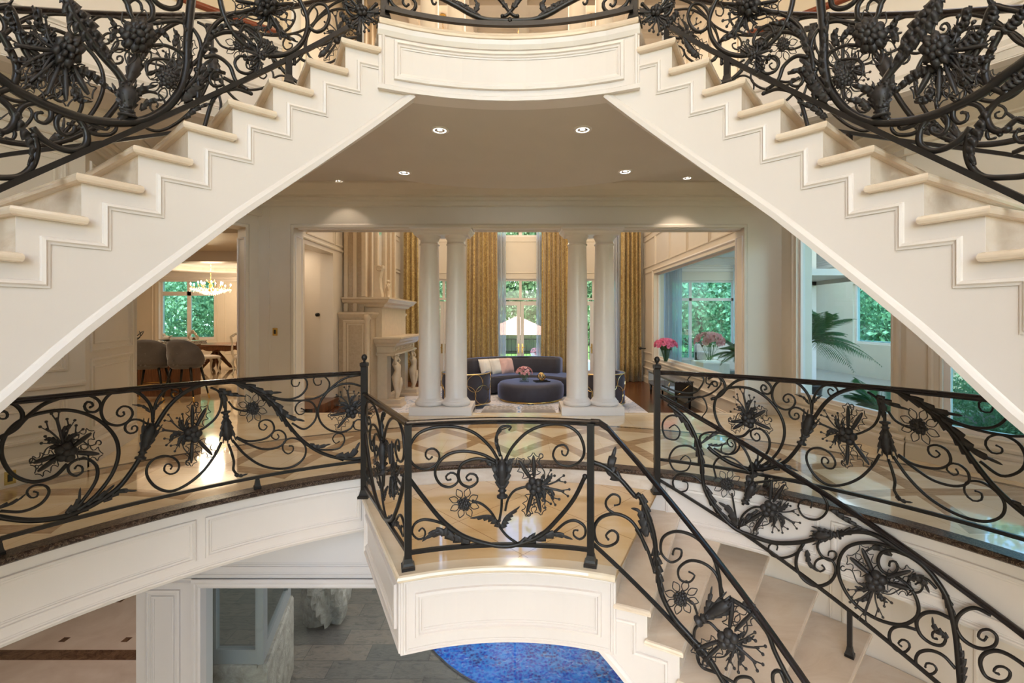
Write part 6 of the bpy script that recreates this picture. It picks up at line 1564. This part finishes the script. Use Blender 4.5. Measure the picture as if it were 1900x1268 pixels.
Lf([(440,560),(425,500),(480,480)], 12, 5); Lf([(730,620),(790,660),(850,690)], 12, 5, 1); Lf([(750,712),(830,695),(900,712)], 11, 5); Lf([(960,790),(900,760),(850,780)], 9, 3)
Lf([(1020,870),(1070,880),(1100,930)], 12, 4); Lf([(1150,920),(1185,1010),(1195,1090)], 11, 5); Lf([(1170,1100),(1120,1060),(1110,1020)], 10, 4); Lf([(1225,1268),(1220,1180),(1200,1090)], 14, 6); Lf([(245,370),(320,330),(400,380)], 8, 5, 1); Lf([(640,770),(650,820),(680,850)], 8, 4)
IF.cup(zf([(760,712)])[0], zf([(665,715)])[0], 14, 'leafy_knot'); IF.cup(zf([(410,590)])[0], zf([(440,520)])[0], 12)
IF.daisy(zf([(342,520)])[0], 26); IF.spray(zf([(500,612)])[0], 58, 30, 1, rel=(95, 118, -88, -115)); IF.spray(zg([(732,700)])[0], 72, 110, 1, rel=(-95, -125, 110, 135))
# ---------- upper flights: inner railings and the landing front
RH = 2.18
hB = lambda t: ZL+.095-RISE*max(0, abs(t)-TH0)/DT
def upper_rail(sg, label):
    r = thing('iron_railing', label, 'railing', pol(sg*50, RH, 2.5), world=True)
    bar_path(r, 'bottom_rail', lambda t: pol(t, RH, hB(t)), sg*(TH0-.2), sg*105, .028, .032, M['iron'], n=60)
    bar_path(r, 'handrail', lambda t: pol(t, RH, hB(t)+.86), sg*(TH0-.2), sg*105, .05, .03, M['rail'], n=60, round_=True)
    for i in (3, 10, 14): t = sg*(TH0+DT*(i-.45)); post(r, pol(t, RH, 0), ZL-RISE*i+.001, hB(t), .034, rz=rad(-t))
    post(r, pol(sg*(TH0-1.2), RH, 0), ZL+.001, ZL+1.0, .052, rz=rad(-sg*TH0), cap=True)
    dst = None if sg < 0 else (lambda t, z, h: pol(-t, RH-h, z))
    I = Iron(r, RH, dst); A = lambda pts, w=.012, **k: I.scroll(zh(pts), w, **k); Lf = lambda pts, w, n=5, sd=0: I.leaf(zh(pts), w, n, sd, h=.018)
    A([(-420,60),(-260,190),(-120,290),(0,370),(100,440),(250,510),(400,560),(550,578),(680,565),(780,510),(850,420),(878,320),(882,200),(890,100),(900,0),(905,-80)], .021, taper=1, name='main_stem')
    A([(560,575),(600,520),(600,430),(560,350),(490,270),(420,180),(350,80),(300,-40)], .018, taper=1.2, name='main_stem')
    A([(850,440),(925,360),(945,250),(990,180),(1060,150),(1140,165),(1200,230),(1212,300),(1175,345),(1125,335),(1105,295),(1125,265),(1160,272),(1165,295)], .013)
    A([(1030,-60),(1040,20),(1070,110),(1120,180),(1190,235),(1280,262),(1370,245),(1430,185),(1447,100),(1420,20),(1380,-40)], .014, taper=1)
    A([(1447,110),(1450,60),(1485,20),(1530,25),(1550,75),(1530,130),(1490,150),(1455,130)], .011, taper=1)
    A([(1120,180),(1150,120),(1210,150),(1230,200),(1200,230),(1170,215),(1175,185),(1195,180)], .010)
    A([(960,230),(1000,130),(1080,70),(1170,60),(1250,90),(1330,150)], .012, taper=1)
    A([(720,110),(830,100),(900,130),(940,190),(945,260),(910,300)], .010, taper=1)
    A([(850,-30),(840,30),(790,40),(740,15),(700,-40)], .013, taper=1); A([(560,-40),(600,20),(620,80),(670,108),(712,85),(715,30),(680,-20)], .012, taper=1); A([(610,60),(600,20),(630,-5),(660,15),(668,45)], .010)
    A([(700,215),(780,215),(850,250),(880,300)], .009, taper=1); A([(860,300),(880,260),(840,240)], .009, taper=1)
    A([(740,330),(700,350),(690,310),(720,280),(780,280),(815,290),(825,315),(795,330),(780,312)], .008)
    A([(960,270),(1020,265),(1080,310),(1110,380),(1160,420)], .011, taper=1); A([(1060,345),(1010,335),(985,370),(1005,405),(1045,400),(1040,372),(1020,375)], .010)
    A([(960,600),(1010,460),(1100,420),(1180,440)], .010, taper=1); A([(930,470),(935,380),(925,330)], .012, taper=1)
    A([(80,540),(110,500),(170,485),(230,505),(240,550),(210,580),(172,565),(170,535),(195,530)], .011)
    A([(-300,250),(-180,350),(-60,430),(20,480),(70,540),(60,590),(20,620),(-30,610)], .013, taper=1)
    A([(0,640),(40,605),(70,625),(60,655),(30,650)], .008)
    A([(150,600),(200,655),(270,695),(340,710),(400,685),(408,630),(375,570),(320,537),(272,552),(268,600),(300,635),(345,622),(350,592),(325,585)], .014)
    A([(-220,790),(-130,825),(-40,835),(80,832),(145,790),(172,710),(160,640)], .013, taper=1); A([(380,600),(450,632),(520,632),(548,600),(520,575)], .010); A([(400,560),(440,590),(500,610),(515,590)], .009)
    A([(0,150),(60,260),(80,330),(60,400),(-20,440)], .013, taper=1); A([(60,60),(120,200),(200,280),(260,300)], .012, taper=1); A([(180,40),(190,120),(230,180)], .011, taper=1)
    A([(-200,120),(-110,60),(-20,40),(40,30),(70,80),(90,170),(130,260),(200,330)], .012, taper=1); A([(230,460),(300,430),(330,350)], .009, taper=1)
    A([(1480,300),(1420,280),(1390,230),(1385,300)], .009, taper=1); A([(1690,90),(1640,60),(1620,0)], .011, taper=1); A([(1610,-20),(1650,40),(1720,60),(1770,20)], .011, taper=1)
    Lf([(300,-40),(350,80),(430,190),(520,310)], 26, 8); Lf([(330,20),(420,120),(500,260),(560,350)], 20, 7, 1); Lf([(595,540),(590,450),(560,370)], 22, 5); Lf([(600,520),(640,430),(740,400)], 22, 5, -1)
    Lf([(850,440),(885,330),(880,200),(860,60)], 13, 8); Lf([(860,480),(930,400),(960,310),(1000,280)], 20, 6); Lf([(940,400),(980,330),(1060,345)], 15, 4, -1); Lf([(70,530),(110,620),(150,700),(130,780)], 16, 6); Lf([(660,520),(700,480),(765,470)], 11, 4)
    Lf([(870,560),(930,510),(1010,480)], 9, 5); Lf([(1000,170),(1060,120),(1150,110)], 9, 5); Lf([(960,250),(990,170),(1060,110)], 11, 5); Lf([(820,220),(830,170),(815,135)], 10, 3); Lf([(1290,90),(1330,160),(1400,200)], 10, 5); Lf([(1600,60),(1640,110),(1690,150)], 10, 5); Lf([(1500,270),(1540,230),(1570,180)], 9, 4)
    A([(-30,600),(-90,560),(-150,590),(-150,650),(-100,670),(-70,640),(-90,610)], .011); A([(-60,720),(-130,700),(-200,740),(-230,700),(-200,660),(-170,690)], .010); A([(-40,330),(-110,380),(-190,380),(-230,320),(-190,280),(-150,310)], .011); Lf([(-20,420),(-100,370),(-180,300)], 15, 6); Lf([(-20,150),(-90,90),(-150,10)], 16, 6)
    I.cup(zh([(600,545)])[0], zh([(600,400)])[0], 24); I.spray(zh([(300,250)])[0], 100, 188, 1, rel=(-48, -75, -100, -128), tend=False); rosette(I, zh([(305,245)])[0], 34); rosette(I, zh([(640,178)])[0], 34, 10); rosette(I, zh([(1245,30)])[0], 24); Lf([(200,230),(120,180),(40,120)], 17, 6); Lf([(210,270),(130,290),(30,270)], 16, 6); Lf([(330,330),(420,350),(540,440)], 15, 6); Lf([(60,120),(30,60),(60,-10)], 14, 5); Lf([(240,170),(180,110),(150,30)], 14, 5); Lf([(520,200),(540,130),(500,70)], 10, 4); Lf([(340,420),(370,470),(430,480)], 12, 4); Lf([(700,160),(760,150),(800,200)], 10, 4); Lf([(150,420),(190,350),(180,290)], 12, 5); I.daisy(zh([(640,178)])[0], 52, ball=.55); I.daisy(zh([(785,378)])[0], 40)
    I.spray(zh([(1245,30)])[0], 62, 60, 1); I.spray(zh([(1230,270)])[0], 34, 200, 1); I.spray(zh([(1700,60)])[0], 40, 100, 1, tend=False)
    return r
upper_rail(-1, 'black wrought iron railing on the inner edge of the left upper flight'); upper_rail(1, 'black wrought iron railing on the inner edge of the right upper flight')
rG = thing('iron_railing', 'black wrought iron railing across the front of the upper landing', 'railing', pol(0, 2.14, ZL), world=True)
RG = 2.14
bar_path(rG, 'bottom_rail', lambda t: pol(t, RG, ZL+.095), -TH0+1.2, TH0-1.2, .028, .032, M['iron'])
bar_path(rG, 'handrail', lambda t: pol(t, RG, ZL+.96), -TH0+1.2, TH0-1.2, .05, .03, M['rail'], round_=True)
for s_ in (-1, 1):
    I = Iron(rG, RG, (lambda t, z, h: pol(t, RG-h, z)) if s_ < 0 else (lambda t, z, h: pol(-t, RG-h, z)))
    I.scroll(zl([(850,-100),(1050,0),(1200,80),(1350,165),(1520,228),(1700,243),(1810,245)]), .017, taper=1.1, name='main_stem')
    I.scroll(zl([(380,-80),(410,10),(450,70),(530,120),(620,148),(690,110),(705,40),(660,-20),(600,-50),(555,0),(565,50),(595,75),(620,55)]), .013)
    I.scroll(zl([(900,-40),(895,10),(910,45),(935,50),(945,30)]), .009); I.scroll(zl([(1640,-60),(1720,30),(1790,120),(1850,180),(1900,190)]), .012, taper=1)
    I.leaf(zl([(1180,20),(1350,120),(1500,215)]), 7, 5); I.leaf(zl([(1400,150),(1430,60),(1390,-10)]), 8, 3); I.leaf(zl([(1780,100),(1720,20),(1690,-60)]), 8, 3); I.leaf(zl([(1130,10),(1230,50),(1330,70)]), 7, 4)
# ---------- outer railings of the upper flights
def far_rail(sg, label):
    R_ = 3.45; r = thing('iron_railing', label, 'railing', pol(sg*55, R_, 2.5), world=True)
    zb_ = lambda t: ZL+.20-RISE*max(0, abs(t)-TH0)/DT+.10*max(0, min(1, (abs(t)-40)/20))
    bar_path(r, 'bottom_rail', lambda t: pol(t, R_, zb_(t)), sg*TH0, sg*105, .022, .026, M['iron'], n=60)
    bar_path(r, 'handrail', lambda t: pol(t, R_, zb_(t)+.88), sg*TH0, sg*105, .05, .03, M['rail'], n=60, round_=True)
    post(r, pol(sg*(TH0+.4), R_, 0), ZL-.19, ZL+1.05, .05, cap=True)
    for t in (47, 70, 93): post(r, pol(sg*t, R_, 0), ZL-RISE*math.ceil((t-TH0)/DT)+.001, zb_(t), .03)
    for sh in (0, 40): 
        def dst(t, z, h, sh=sh):
            tt = abs(t)+2+sh if sg < 0 else abs(t)+2+sh
            return pol(sg*tt, R_-h, zb_(tt)+(z-.105))
        pattern_a(Iron(r, 3.72, dst))
far_rail(-1, 'black wrought iron railing on the outer side of the left upper flight'); far_rail(1, 'black wrought iron railing on the outer side of the right upper flight')
clean()
